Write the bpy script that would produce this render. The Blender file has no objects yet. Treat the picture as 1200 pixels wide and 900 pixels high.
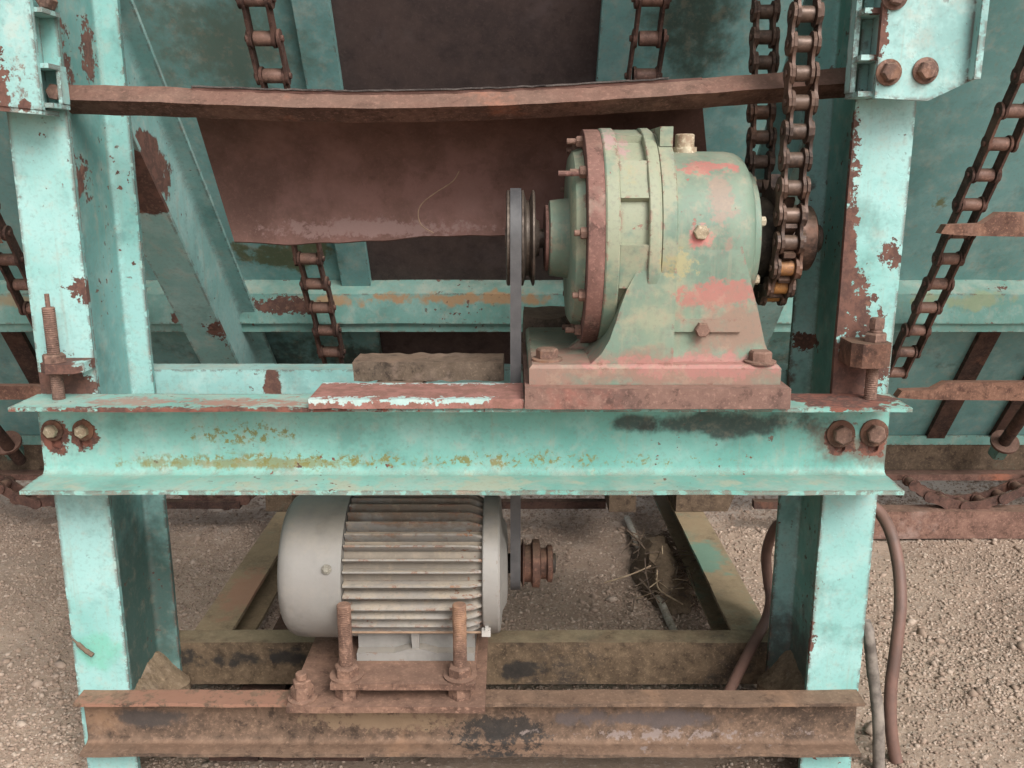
import bpy, bmesh, math, random
import numpy as np
from mathutils import Vector, Matrix, noise as mnoise

random.seed(7)
np.random.seed(7)
PI = math.pi
sc = bpy.context.scene
col = sc.collection
H = 1.15                      # camera height above the ground; z below is measured from the lens, everything is lifted by H at the end

# ------------------------------------------------------------------ camera
FPX, PITCH = 1050.0, math.radians(13.3)
cam_d = bpy.data.cameras.new('camera')
cam_d.sensor_width = 36.0
cam_d.lens = FPX / 1200 * 36
cam_d.clip_start, cam_d.clip_end = 0.05, 1000
cam = bpy.data.objects.new('camera', cam_d)
cam.location = (0, 0, H)
cam.rotation_euler = (PI / 2 - PITCH, 0, 0)
col.objects.link(cam)
sc.camera = cam

# ------------------------------------------------------------------ world, sun, exposure
SUN_EL, SUN_AZ = math.radians(42), math.radians(150)     # azimuth clockwise from +Y: light from the front right
w = bpy.data.worlds.new('World')
sc.world = w
w.use_nodes = True
nt = w.node_tree
nt.nodes.clear()
sky = nt.nodes.new('ShaderNodeTexSky')
sky.sky_type = 'NISHITA'
sky.sun_disc = False
sky.sun_elevation = SUN_EL
sky.sun_rotation = SUN_AZ
sky.air_density = 1.0
sky.dust_density = 4.0
hs = nt.nodes.new('ShaderNodeHueSaturation')
hs.inputs['Saturation'].default_value = 0.22
bg = nt.nodes.new('ShaderNodeBackground')
bg.inputs['Strength'].default_value = 0.12
wo = nt.nodes.new('ShaderNodeOutputWorld')
nt.links.new(sky.outputs[0], hs.inputs['Color'])
nt.links.new(hs.outputs[0], bg.inputs['Color'])
nt.links.new(bg.outputs[0], wo.inputs['Surface'])
sun_d = bpy.data.lights.new('sun', 'SUN')
sun_d.energy = 1.5
sun_d.angle = math.radians(30)
sun_d.color = (1.0, 0.97, 0.93)
sun = bpy.data.objects.new('sun', sun_d)
sdir = Vector((math.sin(SUN_AZ) * math.cos(SUN_EL), math.cos(SUN_AZ) * math.cos(SUN_EL), math.sin(SUN_EL)))
sun.rotation_euler = sdir.to_track_quat('Z', 'Y').to_euler()
sun.location = sdir * 20
col.objects.link(sun)
sc.view_settings.view_transform = 'Standard'
sc.view_settings.look = 'None'
sc.view_settings.gamma = 1
sc.view_settings.use_curve_mapping = False
sc.view_settings.exposure = 0.8
sc.render.engine = 'CYCLES'
sc.cycles.use_denoising = True
sc.cycles.max_bounces = 4
sc.cycles.diffuse_bounces = 2
sc.cycles.adaptive_threshold = 0.02

# ------------------------------------------------------------------ materials
class NT:
    def __init__(s, name):
        s.m = bpy.data.materials.new(name)
        s.m.use_nodes = True
        s.t = s.m.node_tree
        s.t.nodes.clear()
        s.out = s.n('ShaderNodeOutputMaterial')
        s.bsdf = s.n('ShaderNodeBsdfPrincipled')
        s.l(s.bsdf.outputs[0], s.out.inputs[0])
        s.geo = s.n('ShaderNodeNewGeometry')
        s.pos = s.geo.outputs['Position']
    def n(s, t):
        return s.t.nodes.new(t)
    def l(s, a, b):
        s.t.links.new(a, b)
    def put(s, v, inp):
        if isinstance(v, bpy.types.NodeSocket):
            s.l(v, inp)
        elif isinstance(v, (tuple, list)):
            inp.default_value = (*v, 1) if len(v) == 3 and len(inp.default_value) == 4 else v
        else:
            inp.default_value = v
    def math(s, op, a, b=0.0, c=None, clamp=False):
        n = s.n('ShaderNodeMath'); n.operation = op; n.use_clamp = clamp
        s.put(a, n.inputs[0]); s.put(b, n.inputs[1])
        if c is not None: s.put(c, n.inputs[2])
        return n.outputs[0]
    def vmath(s, op, a, b, outi=0):
        n = s.n('ShaderNodeVectorMath'); n.operation = op
        s.put(a, n.inputs[0]); s.put(b, n.inputs[1])
        return n.outputs['Value'] if op in ('LENGTH', 'DOT_PRODUCT') else n.outputs[0]
    def noise(s, scale, detail=4, rough=0.6, vec=None, dist=0.0):
        n = s.n('ShaderNodeTexNoise')
        n.inputs['Scale'].default_value = scale; n.inputs['Detail'].default_value = detail
        n.inputs['Roughness'].default_value = rough; n.inputs['Distortion'].default_value = dist
        s.l(vec if vec is not None else s.pos, n.inputs['Vector'])
        return n.outputs['Fac']
    def ramp(s, v, a, b, c=0.0, d=1.0):
        n = s.n('ShaderNodeMapRange'); n.interpolation_type = 'SMOOTHSTEP'
        s.put(v, n.inputs[0]); n.inputs[1].default_value = a; n.inputs[2].default_value = b
        n.inputs[3].default_value = c; n.inputs[4].default_value = d
        return n.outputs[0]
    def mix(s, f, a, b):
        n = s.n('ShaderNodeMix'); n.data_type = 'RGBA'
        s.put(f, n.inputs[0]); s.put(a, n.inputs[6]); s.put(b, n.inputs[7])
        return n.outputs[2]
    def stretch(s, sx, sy, sz):
        return s.vmath('MULTIPLY', s.pos, (sx, sy, sz))
    def spot(s, c, r, k=0.8, scale=25, soft=0.12):
        """a coloured patch with a ragged outline round a point of the thing (point given like the geometry)"""
        d = s.vmath('SUBTRACT', s.pos, (c[0], c[1], c[2] + H))
        d = s.vmath('DIVIDE', d, r)
        ln = s.vmath('LENGTH', d, (0, 0, 0))
        if not hasattr(s, 'sn'):
            s.sn = (s.math('SUBTRACT', s.noise(9, 3, 0.6), 0.5), s.math('SUBTRACT', s.noise(30, 4, 0.65), 0.5), s.math('SUBTRACT', s.noise(95, 4, 0.7), 0.5))
        lo_, hi_ = (s.sn[0], s.sn[1]) if scale < 17 else (s.sn[1], s.sn[2])
        nz = s.math('ADD', s.math('MULTIPLY', lo_, 3.2 * k), s.math('MULTIPLY', hi_, 3.2 * k))
        v = s.math('ADD', s.math('SUBTRACT', 1.0, ln), nz)
        return s.ramp(v, 0.0, soft)

RUST = (0.150, 0.075, 0.056)
RUST2 = (0.082, 0.045, 0.037)
RUSTP = (0.300, 0.145, 0.118)
ORANGE = (0.36, 0.135, 0.045)
DIRT = (0.26, 0.185, 0.13)
CREAM = (0.60, 0.52, 0.34)

def steel_normal(N, height, strength, dist):
    bp = N.n('ShaderNodeBump'); bp.inputs['Strength'].default_value = strength; bp.inputs['Distance'].default_value = dist
    N.put(height, bp.inputs['Height'])
    N.l(bp.outputs[0], N.bsdf.inputs['Normal'])

def edge_mask(N, radius, lo, hi):
    bv = N.bv = N.n('ShaderNodeBevel'); bv.samples = 3; bv.inputs['Radius'].default_value = radius
    d = N.vmath('DOT_PRODUCT', bv.outputs[0], N.geo.outputs['Normal'])
    return N.ramp(N.math('SUBTRACT', 1.0, d), lo, hi)

def paint(name, c1, c2,  specks=0.5, patches=0.0, edge=1.0, dust=0.35, chalk=0.25, spots=(), rust=(RUST, RUST2), streak=0.3, rough=0.5, lit_fade=None, grime=0.65):
    """old enamel on steel: mottled colour, chalking, chipped edges, rust specks and stains of their own shape"""
    N = NT(name)
    big = N.noise(3.2, 4, 0.6)
    mid = N.noise(17, 5, 0.66)
    c = N.mix(N.ramp(big, 0.35, 0.68), c1, c2)
    nz = N.n('ShaderNodeSeparateXYZ'); N.l(N.geo.outputs['Normal'], nz.inputs[0])
    if lit_fade:      # front faces paler, inner ones deeper: bleaching plus shade put into the colour
        c = N.mix(N.ramp(nz.outputs[1], -0.35, -0.8), c, N.mix(N.ramp(big, 0.35, 0.65), lit_fade[0], lit_fade[1]))
    c = N.mix(N.math('MULTIPLY', N.ramp(mid, 0.42, 0.75), chalk), c, (0.58, 0.68, 0.64))
    c = N.mix(N.math('MULTIPLY', N.ramp(N.noise(8, 5, 0.72), 0.5, 0.68), 0.42), c, tuple(v * 0.55 for v in c2))
    run = N.noise(1.0, 4, 0.7, N.stretch(60, 60, 3.0))
    c = N.mix(N.math('MULTIPLY', N.ramp(run, 0.52, 0.75), streak), c, (0.30, 0.25, 0.18))
    up = N.ramp(nz.outputs[2], 0.35, 0.9)
    dst = N.math('MULTIPLY', up, N.ramp(mid, 0.35, 0.65, 0.2, 1.0))
    c = N.mix(N.math('MULTIPLY', dst, dust), c, (0.36, 0.29, 0.21))
    sp = N.noise(70, 3, 0.55)
    spm = N.math('MULTIPLY', N.ramp(sp, 0.690 - 0.07 * specks, 0.715 - 0.07 * specks), N.ramp(N.noise(5.0, 2, 0.5), 0.48, 0.62))
    mask = spm
    if patches > 0:
        pn = N.noise(5.5, 6, 0.68)
        mask = N.math('MAXIMUM', mask, N.ramp(pn, 0.66 - 0.12 * patches, 0.675 - 0.12 * patches))
    if edge > 0:
        em = edge_mask(N, 0.009, 0.003, 0.045)
        en = N.ramp(N.noise(38, 4, 0.72), 0.60 - 0.14 * edge, 0.66 - 0.14 * edge)
        mask = N.math('MAXIMUM', mask, N.math('MULTIPLY', em, en))
    rn = N.noise(34, 5, 0.72)
    rcol = N.mix(N.ramp(rn, 0.4, 0.6), rust[0], rust[1])
    rcol = N.mix(N.ramp(rn, 0.56, 0.68, 0, 0.5), rcol, (0.30, 0.16, 0.11))
    for kind, cc, rr, k, scl, clr in spots:
        sm = N.spot(cc, rr, k, scl, 0.10 if kind == 'rust' else 0.6) if kind != 'flake' else None
        if kind == 'rust':
            mask = N.math('MAXIMUM', mask, sm)
        elif kind == 'tint':
            c = N.mix(N.math('MULTIPLY', sm, 0.85), c, clr)
        elif kind == 'flake':
            c = N.mix(N.math('MULTIPLY', N.spot(cc, rr, k, max(scl, 20), 0.45), 0.75), c, clr)
        elif kind == 'specks':
            sm2 = N.math('MULTIPLY', sm, N.ramp(N.noise(85, 4, 0.7), 0.49, 0.58, 0, 0.9))
            c = N.mix(sm2, c, clr)
    fine = N.noise(130, 3, 0.7)
    c = N.mix(N.ramp(fine, 0.5, 0.68, 0, 0.35 * grime), c, (0.17, 0.16, 0.13))
    c = N.mix(N.ramp(rn, 0.52, 0.66, 0, 0.30 * grime), c, (0.36, 0.27, 0.19))
    c = N.mix(mask, c, rcol)
    N.l(c, N.bsdf.inputs['Base Color'])
    rg = N.math('ADD', N.math('MULTIPLY', mask, 0.9 - rough), N.math('ADD', rough - 0.06, N.math('MULTIPLY', mid, 0.22)))
    N.l(rg, N.bsdf.inputs['Roughness'])
    N.bsdf.inputs['Specular IOR Level'].default_value = 0.35
    hgt = N.math('ADD', N.math('MULTIPLY', N.math('MAXIMUM', N.ramp(sp, 0.690 - 0.07 * specks, 0.715 - 0.07 * specks), rn), -0.55), N.math('ADD', N.math('MULTIPLY', fine, 0.22), N.math('MULTIPLY', mid, 0.4)))
    steel_normal(N, hgt, 0.55, 0.0018)
    return N.m

def rusty(name, c1, c2, c3=None, amt3=0.3, scale=1.0, spots=(), dust=0.25, dcol=DIRT, rough=0.85, bump=0.7, metal=0.0, spk=1.0):
    """bare rusted or dirty steel: three tones in blotches, pitting"""
    br = lambda t: (t[0] * 0.88, t[1] * 0.87, t[2] * 0.78)      # iron oxide leans to brown
    c1, c2, dcol = br(c1), br(c2), br(dcol)
    N = NT(name)
    a = N.noise(8 * scale, 5, 0.68)
    b = N.noise(36 * scale, 5, 0.72)
    f = N.noise(150, 3, 0.7)
    c = N.mix(N.ramp(N.math('ADD', N.math('MULTIPLY', a, 0.65), N.math('MULTIPLY', b, 0.35)), 0.42, 0.58), c1, c2)
    if c3 is not None:
        c = N.mix(N.math('MULTIPLY', N.ramp(N.noise(6.5 * scale, 5, 0.68, N.vmath('ADD', N.pos, (3.1, 1.7, 5.3))), 0.6 - 0.2 * amt3, 0.74 - 0.2 * amt3), 0.85), c, c3)
    c = N.mix(N.ramp(f, 0.52, 0.7, 0, 0.6 * spk), c, tuple(min(1, v * 1.8) for v in c1))
    c = N.mix(N.ramp(b, 0.54, 0.66, 0, 0.55 * spk), c, tuple(v * 0.45 for v in c2))
    c = N.mix(N.ramp(b, 0.46, 0.34, 0, 0.4 * spk), c, tuple(min(1, v * 1.5) for v in c1))
    nz = N.n('ShaderNodeSeparateXYZ'); N.l(N.geo.outputs['Normal'], nz.inputs[0])
    dst = N.math('MULTIPLY', N.ramp(nz.outputs[2], 0.3, 0.9), N.ramp(a, 0.35, 0.62, 0.15, 1))
    c = N.mix(N.math('MULTIPLY', dst, dust), c, dcol)
    for kind, cc, rr, k, scl, clr in spots:
        sm = N.spot(cc, rr, k, scl, 0.5)
        if kind == 'specks':
            sm = N.math('MULTIPLY', sm, N.ramp(N.noise(60, 4, 0.7), 0.45, 0.55))
        c = N.mix(N.math('MULTIPLY', sm, 0.9), c, clr)
    N.l(c, N.bsdf.inputs['Base Color'])
    N.bsdf.inputs['Metallic'].default_value = metal
    N.l(N.ramp(b, 0.3, 0.7, rough - 0.12, min(1, rough + 0.1)), N.bsdf.inputs['Roughness'])
    N.bsdf.inputs['Specular IOR Level'].default_value = 0.3
    steel_normal(N, N.math('ADD', N.math('MULTIPLY', b, 0.6), N.math('MULTIPLY', f, 0.4)), bump, 0.0025)
    return N.m

def cam_pt(x, y, Y):
    """point at depth Y that the photograph shows at pixel x, y (1200 x 900)"""
    u = 450 - y
    dy = FPX * math.cos(PITCH) + u * math.sin(PITCH)
    dz = -FPX * math.sin(PITCH) + u * math.cos(PITCH)
    return Vector(((x - 600) * Y / dy, Y, dz * Y / dy))
P = cam_pt

TEAL1, TEAL2 = (0.27, 0.48, 0.455), (0.185, 0.385, 0.36)
BLACKOIL = (0.028, 0.026, 0.024)
MOSS = (0.19, 0.17, 0.045)
M = {}
LIT_FADE = ((0.31, 0.53, 0.505), (0.20, 0.43, 0.395))  # front-face teal: bleaching and the light on it in one colour
DEEP_SHADE = ((0.17, 0.345, 0.325), (0.105, 0.25, 0.23))  # inner-face green, deepened to carry part of the shade there
M['post_l'] = paint('teal_post_paint', *DEEP_SHADE, 0.6, 0.0, 1.1, 0.3, 0.2, lit_fade=LIT_FADE, spots=[
    ('tint', P(165, 720, 1.685), (0.13, 0.165, 0.36), 0.2, 9, (0.035, 0.062, 0.05)),  # lower inner web darkened: grease, with some shade put into the colour
    ('rust', P(82, 70, 1.58), (0.05, 0.055, 0.075), 0.55, 18, None),
    ('rust', P(95, 60, 1.70), (0.05, 0.03, 0.05), 0.7, 18, None),
    ('rust', P(110, 210, 1.6), (0.05, 0.05, 0.05), 0.7, 40, None),
    ('rust', P(72, 450, 1.5), (0.075, 0.02, 0.028), 0.5, 30, None),
    ('rust', P(100, 340, 1.5), (0.03, 0.02, 0.02), 0.9, 50, None),
        ('tint', P(115, 760, 1.5), (0.06, 0.01, 0.045), 0.5, 12, (0.17, 0.45, 0.35)),
])
M['post_r'] = paint('teal_post_paint_chipped', (0.13, 0.31, 0.26), (0.08, 0.22, 0.18), 0.7, 0.0, 1.15, 0.3, 0.2, lit_fade=LIT_FADE, spots=[  # inner green deepened, partly standing for the shade on this web
    ('rust', P(990, 320, 1.5), (0.020, 0.02, 0.14), 0.7, 32, None),
    ('rust', P(998, 440, 1.5), (0.055, 0.02, 0.055), 0.7, 30, None),
    ('rust', P(1045, 300, 1.5), (0.02, 0.02, 0.02), 0.9, 50, None),
    ('rust', P(1005, 370, 1.5), (0.030, 0.02, 0.06), 1.1, 45, None),
    ('rust', P(990, 210, 1.5), (0.02, 0.02, 0.09), 0.9, 40, None),
    ('rust', P(943, 740, 1.5), (0.018, 0.02, 0.10), 0.7, 32, None),
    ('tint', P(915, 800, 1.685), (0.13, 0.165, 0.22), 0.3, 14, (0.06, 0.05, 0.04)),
    ('tint', P(960, 300, 1.62), (0.03, 0.10, 0.4), 0.9, 9, (0.11, 0.062, 0.05)),
    ('rust', P(940, 400, 1.74), (0.03, 0.05, 0.018), 0.6, 30, None),
])
M['beam'] = paint('teal_beam_paint', (0.215, 0.445, 0.39), (0.135, 0.345, 0.295), 0.35, 0.0, 1.15, 0.30, 0.25, spots=[
    ('specks', P(300, 541, 1.49), (0.30, 0.05, 0.020), 0.25, 20, MOSS),
    ('flake', P(285, 543, 1.49), (0.24, 0.05, 0.010), 0.6, 20, (0.21, 0.20, 0.08)),
    ('specks', P(580, 540, 1.49), (0.40, 0.05, 0.014), 0.8, 30, MOSS),
    ('specks', P(290, 508, 1.49), (0.10, 0.03, 0.02), 0.8, 20, MOSS),
    ('tint', P(860, 497, 1.49), (0.17, 0.02, 0.028), 0.45, 12, BLACKOIL),
    ('tint', P(745, 495, 1.49), (0.05, 0.02, 0.018), 0.4, 14, BLACKOIL),
    ('tint', P(1000, 525, 1.49), (0.10, 0.03, 0.045), 0.5, 12, (0.13, 0.105, 0.08)),
    ('rust', P(64, 512, 1.49), (0.026, 0.02, 0.030), 0.35, 30, None),
    ('rust', P(99, 512, 1.49), (0.024, 0.02, 0.028), 0.4, 30, None),
    ('rust', P(985, 515, 1.49), (0.028, 0.02, 0.033), 0.35, 30, None),
    ('rust', P(1024, 515, 1.49), (0.026, 0.02, 0.033), 0.35, 30, None),
    ('tint', P(300, 474, 1.44), (0.14, 0.05, 0.012), 0.7, 20, (0.34, 0.16, 0.12)),
    ('tint', P(150, 472, 1.45), (0.10, 0.04, 0.012), 0.8, 20, (0.33, 0.19, 0.15)),
    ('rust', P(240, 482, 1.405), (0.30, 0.012, 0.008), 0.9, 30, None),
    ('rust', P(985, 470, 1.45), (0.09, 0.09, 0.012), 0.6, 14, None),
    ('tint', P(600, 565, 1.42), (0.9, 0.05, 0.012), 0.9, 8, (0.36, 0.37, 0.28)),
], rust=((0.20, 0.082, 0.058), RUST2))
M['rear_beam'] = paint('teal_rear_paint', TEAL1, TEAL2, 0.5, 0.05, 0.9, 0.4, 0.35, spots=[
    ('rust', P(316, 455, 1.745), (0.026, 0.03, 0.06), 0.15, 30, None),
])
M['brace'] = paint('teal_brace_paint', (0.27, 0.46, 0.44), (0.19, 0.37, 0.35), 0.3, 0.0, 0.9, 0.2, 0.35, spots=[
    ('rust', P(178, 200, 1.9), (0.09, 0.16, 0.085), 0.25, 14, None),
    ('rust', P(262, 385, 2.2), (0.03, 0.06, 0.03), 0.9, 30, None),
])
M['bracket'] = paint('teal_bracket_paint', (0.30, 0.50, 0.475), (0.21, 0.42, 0.395), 0.7, 0.0, 1.05, 0.3, 0.5, spots=[
    ('rust', P(3, 100, 1.44), (0.015, 0.02, 0.06), 0.7, 30, None),
    ('rust', P(32, 125, 1.44), (0.012, 0.02, 0.010), 0.6, 40, None),
    ('rust', P(1028, 40, 1.44), (0.012, 0.02, 0.06), 0.8, 40, None),
    ('specks', P(25, 95, 1.44), (0.04, 0.02, 0.04), 0.7, 40, RUST),
])
M['wall'] = paint('teal_hopper_paint', (0.165, 0.325, 0.315), (0.13, 0.275, 0.262), -0.5, 0.0, 0.5, 0.15, 0.2, spots=[
    ('tint', P(255, 60, 2.08), (0.24, 0.2, 0.16), 0.35, 6, (0.10, 0.14, 0.11)),
    ('tint', P(340, 300, 2.45), (0.16, 0.12, 0.05), 0.7, 14, (0.085, 0.075, 0.02)),
    ('tint', P(820, 60, 2.05), (0.15, 0.25, 0.30), 0.3, 8, (0.035, 0.045, 0.03)),
    ('tint', P(10, 190, 2.2), (0.08, 0.1, 0.06), 0.7, 14, (0.10, 0.09, 0.025)),
    ('tint', P(1120, 240, 2.3), (0.03, 0.1, 0.02), 0.7, 20, (0.13, 0.12, 0.04)),
    ('tint', P(600, 420, 2.7), (1.3, 0.2, 0.12), 0.4, 8, (0.035, 0.045, 0.036)),
], rust=(RUST, (0.06, 0.04, 0.035)))
M['jackpaint'] = paint('flaked_block_paint', LIT_FADE[0], LIT_FADE[1], 1.0, 0.85, 1.0, 0.3, 0.3)
M['rail'] = paint('teal_rail_paint', (0.15, 0.30, 0.265), (0.11, 0.245, 0.21), 0.6, 0.1, 0.6, 0.3, 0.2, spots=[
    ('rust', P(330, 358, 2.47), (0.10, 0.05, 0.022), 0.7, 20, None),
    ('tint', P(540, 350, 2.47), (0.30, 0.05, 0.02), 0.8, 12, (0.34, 0.185, 0.085)),
    ('tint', P(390, 352, 2.47), (0.12, 0.05, 0.02), 0.8, 12, (0.34, 0.20, 0.10)),
    ('tint', P(20, 352, 2.47), (0.12, 0.05, 0.02), 0.6, 12, (0.28, 0.22, 0.13)),
    ('tint', P(1120, 352, 2.47), (0.20, 0.05, 0.03), 0.8, 12, (0.22, 0.27, 0.16)),
])
M['centre_wall'] = rusty('rusted_hopper_panel', (0.082, 0.056, 0.056), (0.062, 0.044, 0.046), (0.095, 0.07, 0.068), 0.2, 0.6, rough=0.8, bump=0.3, spk=0.5)
M['rust'] = rusty('brown_rust', RUST, RUST2, (0.22, 0.10, 0.06), 0.3)
M['rust_dark'] = rusty('dark_rust', (0.085, 0.046, 0.038), (0.05, 0.030, 0.027), (0.15, 0.07, 0.045), 0.2)
M['rust_pink'] = rusty('pink_rust', (0.23, 0.13, 0.108), (0.15, 0.083, 0.07), (0.28, 0.19, 0.16), 0.35)
M['rust_bar'] = rusty('bar_rust', (0.17, 0.092, 0.077), (0.11, 0.058, 0.05), (0.33, 0.12, 0.07), 0.2, dust=0.4, dcol=(0.32, 0.21, 0.175))
M['rust_board'] = rusty('brown_board', (0.13, 0.09, 0.065), (0.085, 0.058, 0.043), (0.09, 0.13, 0.10), 0.2)
M['base_beam'] = rusty('dirty_base_steel', (0.175, 0.115, 0.088), (0.09, 0.062, 0.05), (0.24, 0.145, 0.09), 0.25, dust=0.4, dcol=(0.33, 0.20, 0.145), spots=[
    ('tint', P(230, 822, 1.47), (0.25, 0.06, 0.02), 0.9, 20, (0.27, 0.14, 0.095)),
    ('tint', P(450, 845, 1.49), (0.16, 0.05, 0.025), 0.8, 20, (0.24, 0.165, 0.105)),
    ('tint', P(590, 862, 1.48), (0.10, 0.06, 0.035), 0.8, 20, BLACKOIL),
    ('tint', P(180, 842, 1.49), (0.09, 0.02, 0.018), 0.7, 14, (0.06, 0.05, 0.045)),
    ('tint', P(750, 842, 1.49), (0.16, 0.02, 0.025), 0.7, 14, (0.10, 0.08, 0.075)),
    ('tint', P(800, 872, 1.46), (0.28, 0.05, 0.012), 0.8, 20, (0.24, 0.19, 0.17)),
])
M['base_rear'] = rusty('oily_base_steel', (0.17, 0.12, 0.084), (0.10, 0.07, 0.05), (0.05, 0.04, 0.033), 0.45, dust=0.6, dcol=(0.38, 0.31, 0.215), spots=[
    ('tint', P(255, 778, 1.74), (0.13, 0.03, 0.03), 0.6, 12, BLACKOIL),
    ('tint', P(335, 775, 1.74), (0.05, 0.03, 0.03), 0.6, 16, BLACKOIL),
    ('tint', P(610, 790, 1.74), (0.10, 0.03, 0.03), 0.6, 12, BLACKOIL),
])
M['base_long'] = rusty('dirty_sill_steel', (0.24, 0.18, 0.125), (0.17, 0.125, 0.09), (0.13, 0.20, 0.15), 0.3, dust=0.85, dcol=(0.33, 0.25, 0.17), spots=[
    ('tint', P(825, 660, 2.2), (0.06, 0.14, 0.05), 0.5, 10, (0.14, 0.24, 0.18)),
    ('tint', P(285, 700, 2.0), (0.06, 0.12, 0.05), 0.6, 10, (0.30, 0.17, 0.11)),
])
M['sheet'] = rusty('brown_belting', (0.155, 0.080, 0.070), (0.125, 0.066, 0.058), (0.185, 0.098, 0.082), 0.35, 0.5, dust=0.0, rough=0.72, bump=0.3, spk=0.35, spots=[
    ('tint', P(285, 148, 1.8), (0.025, 0.03, 0.02), 0.5, 20, (0.045, 0.04, 0.042)),
    ('tint', P(430, 268, 1.80), (0.24, 0.06, 0.020), 0.6, 20, (0.215, 0.135, 0.12)),  # paler bottom lip: light on the curled edge put into the colour
])
M['sheet_edge'] = rusty('torn_belting_edge', (0.10, 0.085, 0.085), (0.055, 0.047, 0.048), None, bump=0.8)
REDP = (0.40, 0.125, 0.11)
PINK = (0.27, 0.165, 0.125)
GB1, GB2 = (0.195, 0.25, 0.178), (0.14, 0.21, 0.16)
M['gear'] = paint('gearbox_paint', GB1, GB2, 0.1, 0.0, 0.45, 0.3, 0.06, rough=0.5, grime=1.0, streak=0.45, spots=[
    ('tint', P(740, 230, 1.45), (0.10, 0.2, 0.25), 0.7, 10, (0.275, 0.285, 0.195)),
    ('flake', P(842, 235, 1.5), (0.028, 0.1, 0.075), 0.7, 14, (0.28, 0.19, 0.15)),
    ('flake', P(830, 196, 1.5), (0.05, 0.08, 0.012), 0.8, 20, REDP),
    ('flake', P(842, 345, 1.46), (0.085, 0.08, 0.026), 0.5, 14, REDP),
    ('tint', P(860, 388, 1.46), (0.09, 0.08, 0.07), 0.6, 12, PINK),
    ('tint', P(760, 437, 1.42), (0.45, 0.2, 0.045), 0.4, 9, (0.27, 0.145, 0.112)),
    ('flake', P(820, 425, 1.45), (0.20, 0.08, 0.02), 0.7, 14, (0.36, 0.16, 0.14)),
    ('flake', P(790, 310, 1.46), (0.035, 0.06, 0.022), 0.9, 20, (0.33, 0.29, 0.15)),
    ('tint', P(821, 277, 1.46), (0.02, 0.04, 0.024), 0.5, 30, (0.55, 0.16, 0.15)),
    ('flake', P(715, 180, 1.55), (0.03, 0.06, 0.05), 0.7, 22, (0.40, 0.24, 0.24)),
    ('flake', P(735, 215, 1.5), (0.016, 0.06, 0.035), 0.5, 22, (0.31, 0.27, 0.15)),
], rust=(RUSTP, RUST))
M['gear_ring'] = rusty('gear_ring_rust', (0.20, 0.105, 0.095), (0.14, 0.075, 0.07), (0.27, 0.20, 0.16), 0.2, dust=0.2, bump=0.4)
M['pinkplate'] = rusty('mount_plate_rust', (0.21, 0.125, 0.11), (0.14, 0.085, 0.078), (0.26, 0.11, 0.085), 0.3, dust=0.5, dcol=(0.33, 0.20, 0.165), bump=0.6)
M['flatbar'] = paint('flat_bar_paint', (0.42, 0.56, 0.53), (0.34, 0.50, 0.46), 0.5, 0.35, 0.0, 0.0, 0.5, spots=[
    ('rust', P(490, 462, 1.46), (0.6, 0.054, 0.30), 0.45, 60, None),
    ('rust', P(600, 480, 1.40), (0.05, 0.05, 0.03), 0.5, 30, None),
    ('rust', P(455, 480, 1.40), (0.5, 0.05, 0.012), 0.75, 40, None),
], rust=(RUSTP, (0.20, 0.10, 0.078)))
M['motor'] = paint('grey_motor_paint', (0.26, 0.244, 0.224), (0.215, 0.202, 0.186), -1.2, 0.0, 0.15, 0.35, 0.05, streak=0.15, rough=0.4, grime=0.25, rust=((0.24, 0.15, 0.10), RUST), spots=[])
M['fin'] = paint('grey_fin_paint', (0.27, 0.25, 0.225), (0.215, 0.195, 0.175), 0.9, 0.0, 0.6, 0.6, 0.08, streak=0.4, grime=1.3, rough=0.6, rust=((0.26, 0.15, 0.095), RUST), spots=[
    ('tint', P(500, 600, 1.55), (0.30, 0.3, 0.05), 0.7, 9, (0.17, 0.12, 0.085))])
M['stator'] = paint('dirty_stator_paint', (0.23, 0.20, 0.165), (0.18, 0.15, 0.12), 0.5, 0.0, 0.0, 1.0, 0.05, streak=0.5, rough=0.8, rust=((0.22, 0.14, 0.095), RUST))
M['bolt'] = rusty('bolt_rust', (0.21, 0.125, 0.105), (0.13, 0.08, 0.07), (0.28, 0.14, 0.08), 0.25, dust=0.3)
M['bolt_pale'] = rusty('pale_bolt_steel', (0.50, 0.44, 0.36), (0.36, 0.29, 0.22), (0.25, 0.14, 0.09), 0.25)
M['bolt_grey'] = rusty('grey_screw_steel', (0.24, 0.225, 0.205), (0.18, 0.165, 0.15), None, rough=0.5, bump=0.2)
M['mount'] = rusty('motor_mount_rust', (0.23, 0.135, 0.105), (0.13, 0.075, 0.06), (0.31, 0.175, 0.10), 0.35, dust=0.35, dcol=(0.32, 0.20, 0.16), bump=0.7)
M['chain'] = rusty('greasy_chain_steel', (0.11, 0.068, 0.056), (0.055, 0.038, 0.035), (0.20, 0.105, 0.07), 0.25, rough=0.55, bump=0.35, metal=0.25)
M['roller'] = rusty('chain_roller_steel', (0.13, 0.088, 0.075), (0.08, 0.056, 0.05), (0.18, 0.10, 0.07), 0.3, rough=0.5, bump=0.25, metal=0.25)
M['roller_rust'] = rusty('orange_roller_rust', (0.36, 0.17, 0.06), (0.24, 0.11, 0.05), (0.16, 0.09, 0.07), 0.2, rough=0.6, bump=0.3)
M['conv'] = rusty('conveyor_chain_rust', (0.12, 0.062, 0.052), (0.07, 0.04, 0.036), (0.17, 0.085, 0.06), 0.25)
M['conv_roller'] = rusty('conveyor_roller_rust', (0.22, 0.125, 0.105), (0.15, 0.085, 0.075), None, rough=0.6, bump=0.3)
M['dark_hub'] = rusty('greasy_hub', (0.055, 0.045, 0.040), (0.035, 0.030, 0.028), (0.09, 0.06, 0.045), 0.2, rough=0.6, bump=0.3)
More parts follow.
